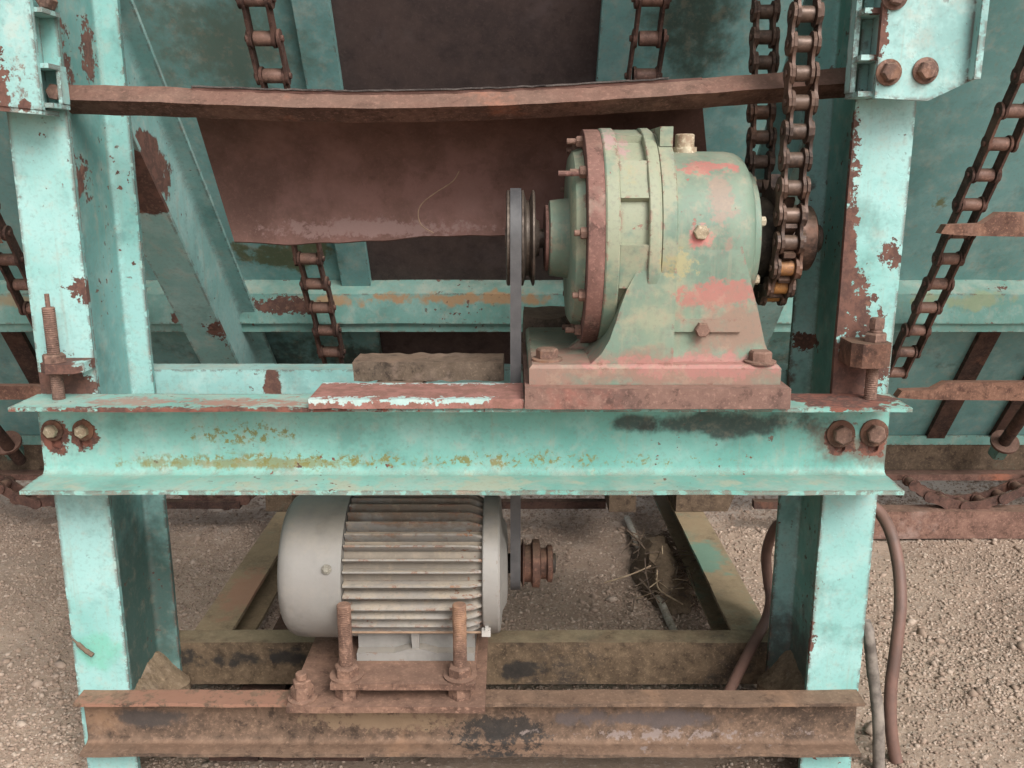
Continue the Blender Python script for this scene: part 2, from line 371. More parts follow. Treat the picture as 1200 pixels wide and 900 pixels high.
M['flight'] = rusty('flight_rust', (0.20, 0.105, 0.078), (0.12, 0.062, 0.05), (0.26, 0.15, 0.11), 0.3, dust=0.7, dcol=(0.34, 0.20, 0.16))
M['pulley'] = rusty('pulley_steel', (0.14, 0.115, 0.105), (0.09, 0.07, 0.065), (0.20, 0.12, 0.10), 0.2, rough=0.5, bump=0.2, metal=0.5)
M['wood'] = rusty('weathered_timber', (0.13, 0.095, 0.075), (0.08, 0.06, 0.05), (0.18, 0.13, 0.10), 0.3, 1.5, dust=0.6, dcol=(0.28, 0.19, 0.145))
M['grey_pipe'] = rusty('grey_pipe_steel', (0.42, 0.40, 0.38), (0.30, 0.27, 0.24), None, rough=0.6, bump=0.2)
M['dirt'] = rusty('loose_dirt', (0.25, 0.185, 0.135), (0.165, 0.12, 0.088), (0.30, 0.23, 0.17), 0.3, 2.0, dust=0.5, rough=0.95, bump=1.0)

M['dirt_dark'] = rusty('damp_dirt', (0.13, 0.092, 0.066), (0.085, 0.06, 0.045), (0.18, 0.13, 0.09), 0.3, 2.0, dust=0.3, rough=0.95, bump=1.0)

def simple(name, c1, c2, scale=20, rough=0.6, bump=0.2):
    N = NT(name)
    a = N.noise(scale, 6, 0.65)
    N.l(N.mix(N.ramp(a, 0.35, 0.65), c1, c2), N.bsdf.inputs['Base Color'])
    N.bsdf.inputs['Roughness'].default_value = rough
    bp = N.n('ShaderNodeBump'); bp.inputs['Strength'].default_value = bump; bp.inputs['Distance'].default_value = 0.002
    N.l(N.noise(scale * 5, 4, 0.6), bp.inputs['Height']); N.l(bp.outputs[0], N.bsdf.inputs['Normal'])
    return N.m
M['belt'] = simple('black_rubber_belt', (0.060, 0.058, 0.060), (0.085, 0.082, 0.082), 30, 0.6)
M['hose'] = simple('red_brown_rubber', (0.165, 0.088, 0.066), (0.11, 0.064, 0.05), 14, 0.6, 0.3)
M['conduit'] = simple('mottled_conduit', (0.25, 0.21, 0.175), (0.09, 0.072, 0.06), 22, 0.7, 0.5)
M['straw'] = simple('dry_straw', (0.42, 0.32, 0.21), (0.26, 0.18, 0.115), 40, 0.8)
M['darkstraw'] = simple('wet_straw', (0.15, 0.105, 0.07), (0.075, 0.052, 0.04), 40, 0.9)
M['white'] = simple('dirty_white_plastic', (0.46, 0.44, 0.41), (0.36, 0.33, 0.29), 30, 0.5)
M['string'] = simple('straw_string', (0.30, 0.20, 0.13), (0.22, 0.14, 0.09), 40, 0.8)

GZ0 = -H
def ground_mat():
    N = NT('gravelly_earth')
    a = N.noise(1.6, 8, 0.62); b = N.noise(22, 8, 0.7); f = N.noise(110, 6, 0.7)
    c = N.mix(N.ramp(a, 0.38, 0.64), (0.275, 0.192, 0.14), (0.37, 0.275, 0.205))
    c = N.mix(N.ramp(b, 0.45, 0.7, 0, 0.6), c, (0.22, 0.16, 0.12))
    c = N.mix(N.ramp(f, 0.52, 0.66, 0, 0.75), c, (0.48, 0.40, 0.33))
    c = N.mix(N.ramp(N.noise(70, 6, 0.7), 0.60, 0.7, 0, 0.6), c, (0.15, 0.11, 0.085))
    c = N.mix(N.math('MULTIPLY', N.spot((0.2, 3.6, GZ0), (4.0, 1.0, 0.6), 0.3, 6, 0.6), 0.6), c, (0.52, 0.44, 0.37))  # paler earth under the hopper: light from behind painted into the colour
    N.l(c, N.bsdf.inputs['Base Color'])
    N.bsdf.inputs['Roughness'].default_value = 0.95
    bp = N.n('ShaderNodeBump'); bp.inputs['Strength'].default_value = 1.0; bp.inputs['Distance'].default_value = 0.009
    N.l(N.math('ADD', N.math('MULTIPLY', b, 0.6), N.math('MULTIPLY', f, 0.5)), bp.inputs['Height'])
    N.l(bp.outputs[0], N.bsdf.inputs['Normal'])
    return N.m
M['ground'] = ground_mat()
def pebble_mat():
    N = NT('gravel_stone')
    r = N.geo.outputs['Random Per Island']
    cr = N.n('ShaderNodeValToRGB')
    e = cr.color_ramp.elements
    e[0].position = 0; e[0].color = (0.22, 0.158, 0.118, 1)
    e[1].position = 1; e[1].color = (0.44, 0.35, 0.28, 1)
    for p_, c_ in ((0.3, (0.295, 0.212, 0.158, 1)), (0.6, (0.35, 0.26, 0.20, 1)), (0.85, (0.40, 0.31, 0.245, 1))):
        k = e.new(p_); k.color = c_
    N.l(r, cr.inputs[0])
    N.l(N.mix(N.ramp(N.noise(120, 4, 0.6), 0.4, 0.7, 0, 0.4), cr.outputs[0], (0.21, 0.15, 0.115)), N.bsdf.inputs['Base Color'])
    N.bsdf.inputs['Roughness'].default_value = 0.9
    return N.m
M['pebble'] = pebble_mat()

# ------------------------------------------------------------------ object helpers
WLOC = {}
def tag(o, label, cat, group=None, kind=None):
    o['label'] = label
    o['category'] = cat
    if group: o['group'] = group
    if kind: o['kind'] = kind
    return o
def thing(name, loc, label, cat, group=None):
    o = bpy.data.objects.new(name, None)
    o.empty_display_size = 0.05
    o.location = loc
    col.objects.link(o)
    WLOC[o.name] = Vector(loc)
    return tag(o, label, cat, group)
def link(name, me, parent=None, loc=(0, 0, 0), rot=None, label=None):
    o = bpy.data.objects.new(name, me)
    col.objects.link(o)
    wl = Vector(loc)
    if parent is not None:
        o.parent = parent
        o.location = wl - WLOC[parent.name]
    else:
        o.location = wl
    WLOC[o.name] = wl
    if rot is not None: o.rotation_euler = rot
    if label: o['label'] = label
    return o

def arc(cx, cy, r, a0, a1, n=4):
    return [(cx + r * math.cos(a0 + (a1 - a0) * i / n), cy + r * math.sin(a0 + (a1 - a0) * i / n)) for i in range(n + 1)]
def i_profile(d, w_, tf, tw, r):
    q = [(0, w_ / 2), (tf, w_ / 2)]
    q += arc(tf + r, tw / 2 + r, r, PI, 1.5 * PI)
    q += arc(d - tf - r, tw / 2 + r, r, 1.5 * PI, 2 * PI)
    q += [(d - tf, w_ / 2), (d, w_ / 2)]
    return q + [(a, -b) for a, b in reversed(q)]
def c_profile(fl, h, t, tw, r):
    """channel: a from web back 0 to flange tip, b from 0 to h"""
    q = [(0, 0), (fl, 0), (fl, t * 0.8)]
    q += [(tw + r + 0.004, t + 0.001)] + arc(tw + r, t + r, r, 1.5 * PI, PI)
    q2 = [(a, h - b) for a, b in reversed(q)]
    return q + q2

class B:
    def __init__(s):
        s.bm = bmesh.new()
    def sweep(s, prof, fn, svals, cap=True):
        rings = []
        for t in svals:
            rings.append([s.bm.verts.new(fn(a, b, t)) for a, b in prof])
        n = len(prof)
        for r0, r1 in zip(rings, rings[1:]):
            for i in range(n):
                j = (i + 1) % n
                s.bm.faces.new((r0[i], r0[j], r1[j], r1[i]))
        if cap:
            s.bm.faces.new(rings[0]); s.bm.faces.new(rings[-1][::-1])
        return s
    def box(s, x0, x1, y0, y1, z0, z1, seg=1):
        sv = [x0 + (x1 - x0) * i / seg for i in range(seg + 1)]
        return s.sweep([(y0, z0), (y1, z0), (y1, z1), (y0, z1)], lambda a, b, t: Vector((t, a, b)), sv)
    def obox(s, c, sx, sy, sz, mat):
        """box with its own rotation matrix"""
        q = [(-sy / 2, -sz / 2), (sy / 2, -sz / 2), (sy / 2, sz / 2), (-sy / 2, sz / 2)]
        return s.sweep(q, lambda a, b, t: Vector(c) + mat @ Vector((t, a, b)), [-sx / 2, sx / 2])
    def poly(s, pts, axis, a0, a1, seg=1):
        """polygon extruded along an axis; pts in the two other axes in order"""
        f = {'x': lambda a, b, t: Vector((t, a, b)), 'y': lambda a, b, t: Vector((a, t, b)), 'z': lambda a, b, t: Vector((a, b, t))}[axis]
        return s.sweep(pts, f, [a0 + (a1 - a0) * i / seg for i in range(seg + 1)])
    def lathe(s, prof, c, axis, n=32, a0=0.0):
        """prof: (t along the axis, radius)"""
        axis = Vector(axis).normalized()
        u = axis.orthogonal().normalized(); v = axis.cross(u)
        c = Vector(c)
        rings = []
        for t, r in prof:
            if r < 1e-6:
                rings.append([s.bm.verts.new(c + axis * t)])
            else:
                rings.append([s.bm.verts.new(c + axis * t + (u * math.cos(a0 + 2 * PI * i / n) + v * math.sin(a0 + 2 * PI * i / n)) * r) for i in range(n)])
        for r0, r1 in zip(rings, rings[1:]):
            for i in range(n):
                j = (i + 1) % n
                if len(r0) == 1 and len(r1) == 1: continue
                if len(r0) == 1: s.bm.faces.new((r0[0], r1[j], r1[i]))
                elif len(r1) == 1: s.bm.faces.new((r0[i], r0[j], r1[0]))
                else: s.bm.faces.new((r0[i], r0[j], r1[j], r1[i]))
        if len(rings[0]) > 1: s.bm.faces.new(rings[0][::-1])
        if len(rings[-1]) > 1: s.bm.faces.new(rings[-1])
        return s
    def cyl(s, p0, p1, r, n=20, ch=0.0):
        p0, p1 = Vector(p0), Vector(p1)
        L = (p1 - p0).length
        ch = min(ch, r * 0.5, L * 0.4)
        pr = [(0, r), (L, r)] if ch == 0 else [(0, r - ch), (ch, r), (L - ch, r), (L, r - ch)]
        return s.lathe(pr, p0, p1 - p0, n)
    def hexa(s, c, axis, r, h, a0=0.0):
        s.lathe([(0, r), (h * 0.82, r), (h, r * 0.86)], c, axis, 6, a0)
        return s
    def tube(s, pts, r, n=10, jitter=0.0):
        pts = [Vector(p) for p in pts]
        rings = []
        up = None
        for i, p in enumerate(pts):
            d = (pts[min(i + 1, len(pts) - 1)] - pts[max(i - 1, 0)]).normalized()
            if up is None: up = d.orthogonal().normalized()
            up = (up - d * up.dot(d)).normalized()
            v = d.cross(up)
            rr = (r[i] if isinstance(r, (list, tuple)) else r) * (1 + random.uniform(-jitter, jitter))
            rings.append([s.bm.verts.new(p + (up * math.cos(2 * PI * k / n) + v * math.sin(2 * PI * k / n)) * rr) for k in range(n)])
        for r0, r1 in zip(rings, rings[1:]):
            for k in range(n):
                j = (k + 1) % n
                s.bm.faces.new((r0[k], r0[j], r1[j], r1[k]))
        s.bm.faces.new(rings[0][::-1]); s.bm.faces.new(rings[-1])
        return s
    def rough(s, amp, scale=12.0):
        for v in s.bm.verts:
            q = v.co * scale
            v.co += Vector((mnoise.noise(q), mnoise.noise(q + Vector((9.1, 3.3, 1.7))), mnoise.noise(q + Vector((4.2, 8.8, 6.1))))) * amp
        return s
    def mesh(s, name, mat, smooth=35):
        bmesh.ops.recalc_face_normals(s.bm, faces=s.bm.faces)
        me = bpy.data.meshes.new(name)
        s.bm.to_mesh(me); s.bm.free()
        me.materials.append(mat)
        if smooth:
            me.polygons.foreach_set('use_smooth', [True] * len(me.polygons))
            me.set_sharp_from_angle(angle=math.radians(smooth))
        return me
    def build(s, name, mat, parent=None, smooth=35, label=None):
        lo = Vector([min(v.co[i] for v in s.bm.verts) for i in range(3)])
        hi = Vector([max(v.co[i] for v in s.bm.verts) for i in range(3)])
        c = (lo + hi) / 2
        for v in s.bm.verts: v.co -= c
        return link(name, s.mesh(name, M[mat] if isinstance(mat, str) else mat, smooth), parent, c, None, label)

def catmull(pts, k=8):
    pts = [Vector(p) for p in pts]
    q = [pts[0] * 2 - pts[1]] + pts + [pts[-1] * 2 - pts[-2]]
    out = []
    for i in range(1, len(q) - 2):
        for j in range(k):
            t = j / k
            a, b, c, d = q[i - 1], q[i], q[i + 1], q[i + 2]
            out.append(0.5 * ((2 * b) + (c - a) * t + (2 * a - 5 * b + 4 * c - d) * t * t + (3 * b - a - 3 * c + d) * t ** 3))
    out.append(pts[-1])
    return out

def bolt(parent, c, axis, r, h, mat='bolt', washer=0.0, washer_mat=None, name='bolt', a0=0.2, stud=0.0):
    """hexagon head, with its washer and stud as sub-parts where there are any"""
    axis = Vector(axis).normalized(); c = Vector(c)
    b = B()
    off = 0.0
    if washer: off = 0.004
    b.hexa(c + axis * off, axis, r, h, a0)
    o = b.build(name, mat, parent)
    if washer:
        B().lathe([(0, washer), (0.0032, washer), (0.004, washer * 0.93)], c, axis, 24).build('washer', washer_mat or mat, o)
    if stud:
        B().cyl(c + axis * (off + h), c + axis * (off + h + stud), r * 0.52, 12, 0.001).build('stud', mat, o)
    return o

def threaded(p0, p1, r, pitch=0.0035):
    p0, p1 = Vector(p0), Vector(p1)
    L = (p1 - p0).length
    n = int(L / pitch)
    pr = [(0, r * 0.9)]
    for i in range(n):
        pr += [((i + 0.25) * L / n, r), ((i + 0.75) * L / n, r * 0.93)]
    pr += [(L, r * 0.86)]
    return B().lathe(pr, p0, p1 - p0, 14)

# ------------------------------------------------------------------ ground
GZ = -H
def spaced(lo, hi, step, far):
    v = list(np.arange(lo, hi + 1e-6, step))
    a, s_ = hi, step
    while a < far:
        s_ *= 1.35; a += s_; v.append(a)
    a, s_ = lo, step
    while a > -far:
        s_ *= 1.35; a -= s_; v.insert(0, a)
    return v
def gh(x, y):
    q = Vector((x, y, 0))
    return 0.022 * mnoise.noise(q * 1.3) + 0.011 * mnoise.noise(q * 5) + 0.005 * mnoise.noise(q * 16) + 0.003 * mnoise.noise(q * 40)
gx = spaced(-2.0, 2.0, 0.022, 260); gy = spaced(1.0, 4.2, 0.022, 260)
gv = [(x, y, GZ + (gh(x, y) if abs(x) < 9 and -8 < y < 12 else 0)) for y in gy for x in gx]
nx = len(gx)
gf = [(j * nx + i, j * nx + i + 1, (j + 1) * nx + i + 1, (j + 1) * nx + i) for j in range(len(gy) - 1) for i in range(nx - 1)]
me = bpy.data.meshes.new('ground'); me.from_pydata(gv, [], gf); me.materials.append(M['ground'])
me.polygons.foreach_set('use_smooth', [True] * len(me.polygons))
tag(link('ground', me), 'brown gravelly earth under and around the machine', 'ground', kind='structure')

# loose stones
ico = bmesh.new(); bmesh.ops.create_icosphere(ico, subdivisions=1, radius=1)
iv = np.array([v.co[:] for v in ico.verts]); jf = np.array([[v.index for v in f.verts] for f in ico.faces]); ico.free()
NP = 100000
py_ = 1.30 + 2.3 * np.random.uniform(0, 1, NP) ** 1.1; px_ = np.random.uniform(-1, 1, NP) * (0.62 * py_ + 0.18)
keep = np.array([(mnoise.noise(Vector((a * 2.2, b * 2.2, 3.0))) > -0.18 + 0.6 * random.random() - 0.3) for a, b in zip(px_, py_)])
px_, py_ = px_[keep], py_[keep]; NP = len(px_)
rad = np.random.lognormal(np.where(np.random.uniform(0, 1, NP) < 0.012, math.log(0.0075), math.log(0.0033)), 0.33, NP).clip(0.0016, 0.018)
pz_ = np.array([gh(a, b) for a, b in zip(px_, py_)]) + GZ + rad * 0.12
sq = np.random.uniform(0.65, 1.25, (NP, 1, 3)); sq[:, :, 2] *= 0.75
V = iv[None] * sq * (1 + np.random.uniform(-0.38, 0.38, (NP, len(iv), 1)))
an = np.random.uniform(0, 2 * PI, NP); ca, sa = np.cos(an)[:, None], np.sin(an)[:, None]
V = np.stack([V[:, :, 0] * ca - V[:, :, 1] * sa, V[:, :, 0] * sa + V[:, :, 1] * ca, V[:, :, 2]], 2) * rad[:, None, None]
V += np.stack([px_, py_, pz_], 1)[:, None, :]
F = jf[None] + (np.arange(NP) * len(iv))[:, None, None]
me = bpy.data.meshes.new('gravel')
me.vertices.add(NP * len(iv)); me.vertices.foreach_set('co', V.reshape(-1))
nf = NP * len(jf)
me.loops.add(nf * 3); me.loops.foreach_set('vertex_index', F.reshape(-1).astype(np.int32))
me.polygons.add(nf); me.polygons.foreach_set('loop_start', np.arange(0, nf * 3, 3, dtype=np.int32))
me.update(calc_edges=True); me.materials.append(M['pebble'])
tag(link('gravel', me), 'loose tan and grey stones scattered over the earth', 'gravel', kind='stuff')

# ------------------------------------------------------------------ drive frame
PD = 0.25                                        # post depth
LX, RX = -0.7635, 0.5995                         # post centre lines
frame = thing('drive_stand', (LX / 2 + RX / 2, 1.6, GZ), 'teal steel stand of two posts and bolted channel beams carrying the drive', 'stand')
prof = i_profile(PD, 0.097, 0.011, 0.008, 0.012)
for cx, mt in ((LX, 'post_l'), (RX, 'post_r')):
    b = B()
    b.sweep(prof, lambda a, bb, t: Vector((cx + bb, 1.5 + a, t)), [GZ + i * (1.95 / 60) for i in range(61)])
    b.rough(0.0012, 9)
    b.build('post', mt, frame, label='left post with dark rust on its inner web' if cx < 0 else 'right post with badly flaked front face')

def lin(a, b, n): return [a + (b - a) * i / n for i in range(n + 1)]
# the bolted middle beam: channel, web against the posts, flanges towards the camera
b = B()
b.sweep(c_profile(0.095, 0.1495, 0.0085, 0.009, 0.014), lambda a, bb, t: Vector((t, 1.4995 - a, -0.5213 + bb)), lin(-0.817, 0.650, 80))
b.rough(0.0013, 14)
mid = b.build('cross_beam', 'beam', frame)

def cut_slots(o, slots):
    c = B()
    for x, z in slots:
        pts = arc(x, z + 0.012, 0.0095, 0, PI, 6) + arc(x, z - 0.012, 0.0095, PI, 2 * PI, 6)
        c.poly(pts, 'y', 1.47, 1.4985)
    cm = c.mesh('cut', M['rust'], 0)
    co = bpy.data.objects.new('cut', cm); col.objects.link(co)
    bpy.context.view_layer.update()
    co.matrix_world = Matrix.Translation((0, 0, 0))
    md = o.modifiers.new('cut', 'BOOLEAN'); md.operation = 'DIFFERENCE'; md.solver = 'EXACT'; md.object = co
    bpy.context.view_layer.update()
    dg = bpy.context.evaluated_depsgraph_get()
    nm = bpy.data.meshes.new_from_object(o.evaluated_get(dg))
    o.modifiers.clear(); o.data = nm
    bpy.data.objects.remove(co)
slots = []
for x, y, pale in ((66, 513, 1), (99, 513, 1), (985, 517, 0), (1024, 517, 0)):
    p = P(x, y, 1.4905); slots.append((p.x, p.z))
cut_slots(mid, slots)
for (x, y, pale) in ((62, 504, 1), (98, 504, 1), (985, 508, 0), (1024, 507, 0)):
    p = P(x, y, 1.4905)
    bo = bolt(mid, p, (0, -1, 0), 0.0115 if pale else 0.0165, 0.011 if pale else 0.013, 'bolt_pale' if pale else 'bolt', 0.0185 if pale else 0.0245, 'rust', a0=0.15 + x)
# rear middle beam between the posts' rear flanges
b = B()
b.sweep(c_profile(0.06, 0.15, 0.009, 0.008, 0.01), lambda a, bb, t: Vector((t, 1.765 + a, -0.538 + bb)), lin(-0.81, 0.645, 40))
b.rough(0.001, 12).build('rear_cross_beam', 'rear_beam', frame)
# bottom beams
b = B()
b.sweep(c_profile(0.045, 0.111, 0.0085, 0.008, 0.012), lambda a, bb, t: Vector((t, 1.4995 - a, -1.0535 + bb)), lin(-0.80, 0.645, 80))
b.rough(0.0022, 11).build('base_beam', 'base_beam', frame)
b = B()
b.sweep(c_profile(0.055, 0.10, 0.009, 0.008, 0.01), lambda a, bb, t: Vector((t, 1.7535 + a, -1.088 + bb)), lin(-0.80, 0.64, 60))
b.rough(0.0016, 11).build('rear_base_beam', 'base_rear', frame)
# sills running back along the ground
for x0, x1, web in ((-0.705, -0.622, -0.70), (0.487, 0.573, 0.568)):
    pr = [(x0, -0.988), (x1, -0.988), (x1, -0.997), (x1, -0.997)]
    b = B()
    tw = 0.009
    if web < 0: q = [(x0, -1.088), (x1, -1.088), (x1, -1.079), (x0 + tw, -1.079), (x0 + tw, -0.998), (x1, -0.998), (x1, -0.989), (x0, -0.989)]
    else: q = [(x0, -1.088), (x1, -1.088), (x1, -0.989), (x0, -0.989), (x0, -0.998), (x1 - tw, -0.998), (x1 - tw, -1.079), (x0, -1.079)]
    b.sweep(q, lambda a, bb, t: Vector((a, t, bb)), lin(1.812, 3.2, 30))
    b.rough(0.002, 9).build('sill_beam', 'base_long', frame)
# sloping rear legs
ang = math.radians(46)
dirv = Vector((0, math.cos(ang), -math.sin(ang)))           # down and back
nrm = Vector((0, math.sin(ang), math.cos(ang)))             # towards the far side of the section
prof2 = i_profile(0.22, 0.095, 0.010, 0.008, 0.012)
for cx in (LX, RX):
    p0 = Vector((cx, 1.73, 0.09)) - dirv * 0.36
    L = 1.86
    b = B()
    def fn(a, bb, t):
        q = p0 + dirv * t + nrm * a + Vector((bb, 0, 0))
        if q.y < 1.755: q = q + dirv * ((1.755 - q.y) / dirv.y)   # cut flush against the post
        if q.z < -0.985: q = q - dirv * ((-0.985 - q.z) / -dirv.z) * 1.0
        return q
    b.sweep(prof2, fn, [i * L / 40 for i in range(41)])
    bmesh.ops.remove_doubles(b.bm, verts=b.bm.verts, dist=1e-5)
    b.build('rear_leg', 'brace', frame)
for q in ([(-0.735, -0.9875), (-0.655, -0.9875), (-0.655, -0.86), (-0.735, -0.86)], [(0.490, -0.9875), (0.645, -0.9875), (0.69, -0.86), (0.490, -0.86)]):
    B().poly(q, 'y', 2.52, 2.72).build('leg_foot', 'rust_board', frame)
# brackets bolted on top of the front flanges
b = B()
zb = P(1080, 117, 1.44).z
xa, xb = P(1024, 100, 1.44).x, P(1140, 60, 1.44).x
b.poly([(xa, zb + 0.002), (P(1085, 117, 1.44).x, zb - 0.002), (xb, zb + 0.028), (xb, 0.75), (xa, 0.75)], 'y', 1.432, 1.442)
b.poly([(xb - 0.008, zb + 0.027), (xb + 0.002, zb + 0.028), (xb + 0.002, 0.75), (xb - 0.008, 0.75)], 'y', 1.41, 1.4318)
b.box(xa + 0.012, xa + 0.02, 1.4422, 1.4992, zb + 0.004, 0.75)
bk = b.build('bracket', 'bracket', frame)
for z in (zb + 0.005, zb + 0.058, zb + 0.125):
    bb_ = B(); bb_.box(xa - 0.022, xa + 0.0118, 1.4425, 1.4990, z, z + 0.008); bb_.build('stiffener', 'bracket', bk)
B().box(xa - 0.024, xa - 0.016, 1.474, 1.4985, zb + 0.0135, 0.75).build('side_strip', 'bracket', bk)
for x, y in ((1041, 85), (1084, 83), (1048, -4)):
    bolt(bk, P(x, y, 1.4315), (0, -1, 0), 0.0145, 0.012, 'bolt', 0.0195, a0=0.3 + x)
b = B()
zb2 = P(52, 129, 1.44).z
xr = P(49, 100, 1.44).x
b.poly([(-0.90, zb2 + 0.016), (xr, zb2), (xr, 0.75), (-0.90, 0.75)], 'y', 1.432, 1.442)
b.poly([(-0.90, zb2 + 0.016), (xr - 0.002, zb2 + 0.001), (xr - 0.002, zb2 - 0.007), (-0.90, zb2 + 0.008)], 'y', 1.434, 1.490)
b.box(xr - 0.03, xr - 0.022, 1.4422, 1.4992, zb2 + 0.012, 0.75)
bk2 = b.build('bracket', 'bracket', frame)
for z in (zb2 + 0.004, zb2 + 0.062, zb2 + 0.142):
    bb_ = B(); bb_.box(xr - 0.0218, xr + 0.012, 1.4425, 1.4990, z, z + 0.007); bb_.build('stiffener', 'bracket', bk2)
B().box(xr + 0.007, xr + 0.013, 1.474, 1.4985, zb2 + 0.012, zb2 + 0.0615).build('side_strip', 'bracket', bk2)
for z in (zb2 + 0.03, zb2 + 0.165):
    bolt(bk2, (xr - 0.002, 1.4985, z), (0, -1, 0), 0.0135, 0.022, 'bolt', a0=z)
bolt(frame, (LX + 0.0045, 1.555, P(82, 87, 1.55).z), (1, 0, 0), 0.013, 0.012, 'bolt', 0.018)

# the sagging angle bar across the top, its nose towards the camera
nose = [(60, 116), (80, 117), (160, 119), (240, 122), (320, 125), (420, 127), (540, 125), (640, 121), (740, 115), (820, 110), (900, 104), (1000, 97), (1020, 96)]
npts = catmull([P(x, y, 1.565) for x, y in nose], 6)
q = [(0, 0), (0.030, 0.027), (0.034, 0.023), (0.010, 0.0), (0.050, -0.0165), (0.047, -0.0205)]
b = B()
b.sweep([(a, bb) for a, bb in q], lambda a, bb, t: npts[int(t)] + Vector((0, a, bb)), list(range(len(npts))))
b.rough(0.0015, 25).build('angle_bar', 'rust_bar', frame)

# jack screws standing on the middle beam
def jack(xp, ytop, yn0, yn1, xw0, xw1, lab, cap, yf=1.432, mat='rust'):
    p = P(xp, 440, 1.462)
    zt = P(xp, ytop, 1.462).z
    z0, z1 = P(xp, yn1, 1.445).z, P(xp, yn0, 1.445).z
    x0, x1 = P(xw0, yn0, 1.44).x, P(xw1, yn0, 1.44).x
    b = B()
    c = 0.014
    b.poly([(x0, 1.499), (x0, yf + c), (x0 + c, yf), (x1 - c, yf), (x1, yf + c), (x1, 1.499)], 'z', z0, z1)
    blk = b.build('jack_block', mat, frame, label=lab)
    threaded((p.x, 1.462, -0.3715), (p.x, 1.462, z0 - 0.0005), 0.0105).build('screw', 'bolt', blk)
    B().hexa((p.x, 1.462, z1 + 0.0005), (0, 0, 1), 0.019, 0.014, 0.4).build('nut', 'bolt', blk)
    threaded((p.x, 1.462, z1 + 0.0145), (p.x, 1.462, zt), 0.0105).build('screw', 'bolt', blk)
    if cap: B().hexa((p.x, 1.462, zt), (0, 0, 1), 0.0125, 0.018, 0.2).build('screw_head', 'bolt', blk)
    else: B().cyl((p.x, 1.462, zt), (p.x, 1.462, zt + 0.022), 0.004, 8).build('screw_tip', 'bolt', blk)
jack(66, 360, 427, 438, 41, 92, 'rusty jack screw block with flaked paint', False, 1.442, 'jackpaint')
jack(1022, 385, 402, 430, 1000, 1047, 'rusty chamfered jack screw block', True)
# earth caught in the pockets of the posts
for cx, s_ in ((LX, 1), (RX, -1)):
    b = B()
    nxx, nyy = 22, 60
    def top(i_, j_):
        fx, fy = i_ / nxx, j_ / nyy
        hgt = 0.046 + 0.022 * math.exp(-((fy - 0.95) / 0.40) ** 2 - (fx / 0.55) ** 2)
        x = cx + s_ * (0.0045 + fx * (0.062 + 0.016 * mnoise.noise(Vector((fy * 5, 1, 2)))))
        y = 1.5125 + fy * 0.226
        nn_ = mnoise.noise(Vector((x * 150, y * 150, 0))) * 0.0035 + mnoise.noise(Vector((x * 60, y * 60, 0))) * 0.004 + mnoise.noise(Vector((x * 20, y * 20, 4))) * 0.006
        return Vector((x, y, -1.062 + max(0.002, (hgt + nn_) * (1 - 0.97 * fx ** 1.15))))
    gt = [[b.bm.verts.new(top(i_, j_)) for j_ in range(nyy + 1)] for i_ in range(nxx + 1)]
    gb_ = [[b.bm.verts.new((gt[i_][j_].co.x, gt[i_][j_].co.y, -1.086)) for j_ in range(nyy + 1)] for i_ in range(nxx + 1)]
    for i_ in range(nxx):
        for j_ in range(nyy):
            b.bm.faces.new((gt[i_][j_], gt[i_ + 1][j_], gt[i_ + 1][j_ + 1], gt[i_][j_ + 1]))
            b.bm.faces.new((gb_[i_][j_], gb_[i_][j_ + 1], gb_[i_ + 1][j_ + 1], gb_[i_ + 1][j_]))
    for i_ in range(nxx):
        for j_ in (0, nyy): b.bm.faces.new((gt[i_][j_], gt[i_ + 1][j_], gb_[i_ + 1][j_], gb_[i_][j_]))
    for j_ in range(nyy):
        for i_ in (0, nxx): b.bm.faces.new((gt[i_][j_], gt[i_][j_ + 1], gb_[i_][j_ + 1], gb_[i_][j_]))
    o = b.build('dirt_mound', 'dirt')
    tag(o, 'brown earth heaped in the foot of the left post' if s_ > 0 else 'brown earth heaped in the foot of the right post', 'dirt mound', 'earth heaps in the posts')

# ------------------------------------------------------------------ hopper behind
def wy(z): return 2.33 - 0.649 * z                 # sloping front wall: nearer at the top
ZT, ZB = 1.55, -0.875  # upper wall runs on unseen, added to shade the frame from above
hop = thing('hopper', (0, 3.2, GZ), 'large teal hopper with overhanging sloping wall behind the frame', 'hopper')
def panel(x0, x1, mat, lab=None, off=0.0, th=0.008, z0=ZB, z1=ZT, name='wall_panel', n=12):
    b = B()
    b.sweep([(wy(z0) + off, z0), (wy(z0) + off + th, z0), (wy(z1) + off + th, z1), (wy(z1) + off, z1)], lambda a, bb, t: Vector((t, a, bb)), lin(x0, x1, n))
    return b.build(name, mat, hop, label=lab)
panel(-2.3, -0.4405, 'wall')
panel(-0.44, 0.23, 'centre_wall', 'dark rusted middle panel of the hopper wall')
panel(0.2305, 2.3, 'wall')
panel(-0.475, -0.395, 'wall', None, -0.03, 0.0298, name='rib')
panel(0.195, 0.275, 'wall', None, -0.03, 0.0298, name='rib')
panel(1.385, 1.445, 'rust_dark', 'dark rust coloured rib on the lower wall', -0.02, 0.0198, z0=ZB, z1=-0.46, name='rib')
panel(1.60, 1.64, 'rust_dark', 'dark rust coloured rib on the lower wall', -0.02, 0.0198, z0=ZB, z1=-0.46, name='rib')
panel(-1.51, -1.45, 'rust_dark', 'dark rust coloured rib on the lower wall', -0.02, 0.0198, z0=ZB, z1=-0.46, name='rib')
b = B()
b.sweep([(wy(-0.295), -0.295), (2.475, -0.329), (2.475, -0.412), (2.483, -0.412), (2.483, -0.333), (wy(-0.3), -0.303)], lambda a, bb, t: Vector((t, a, bb)), lin(-2.3, 2.3, 60))
rl = b.rough(0.002, 6).build('rail', 'rail', hop)
b = B()
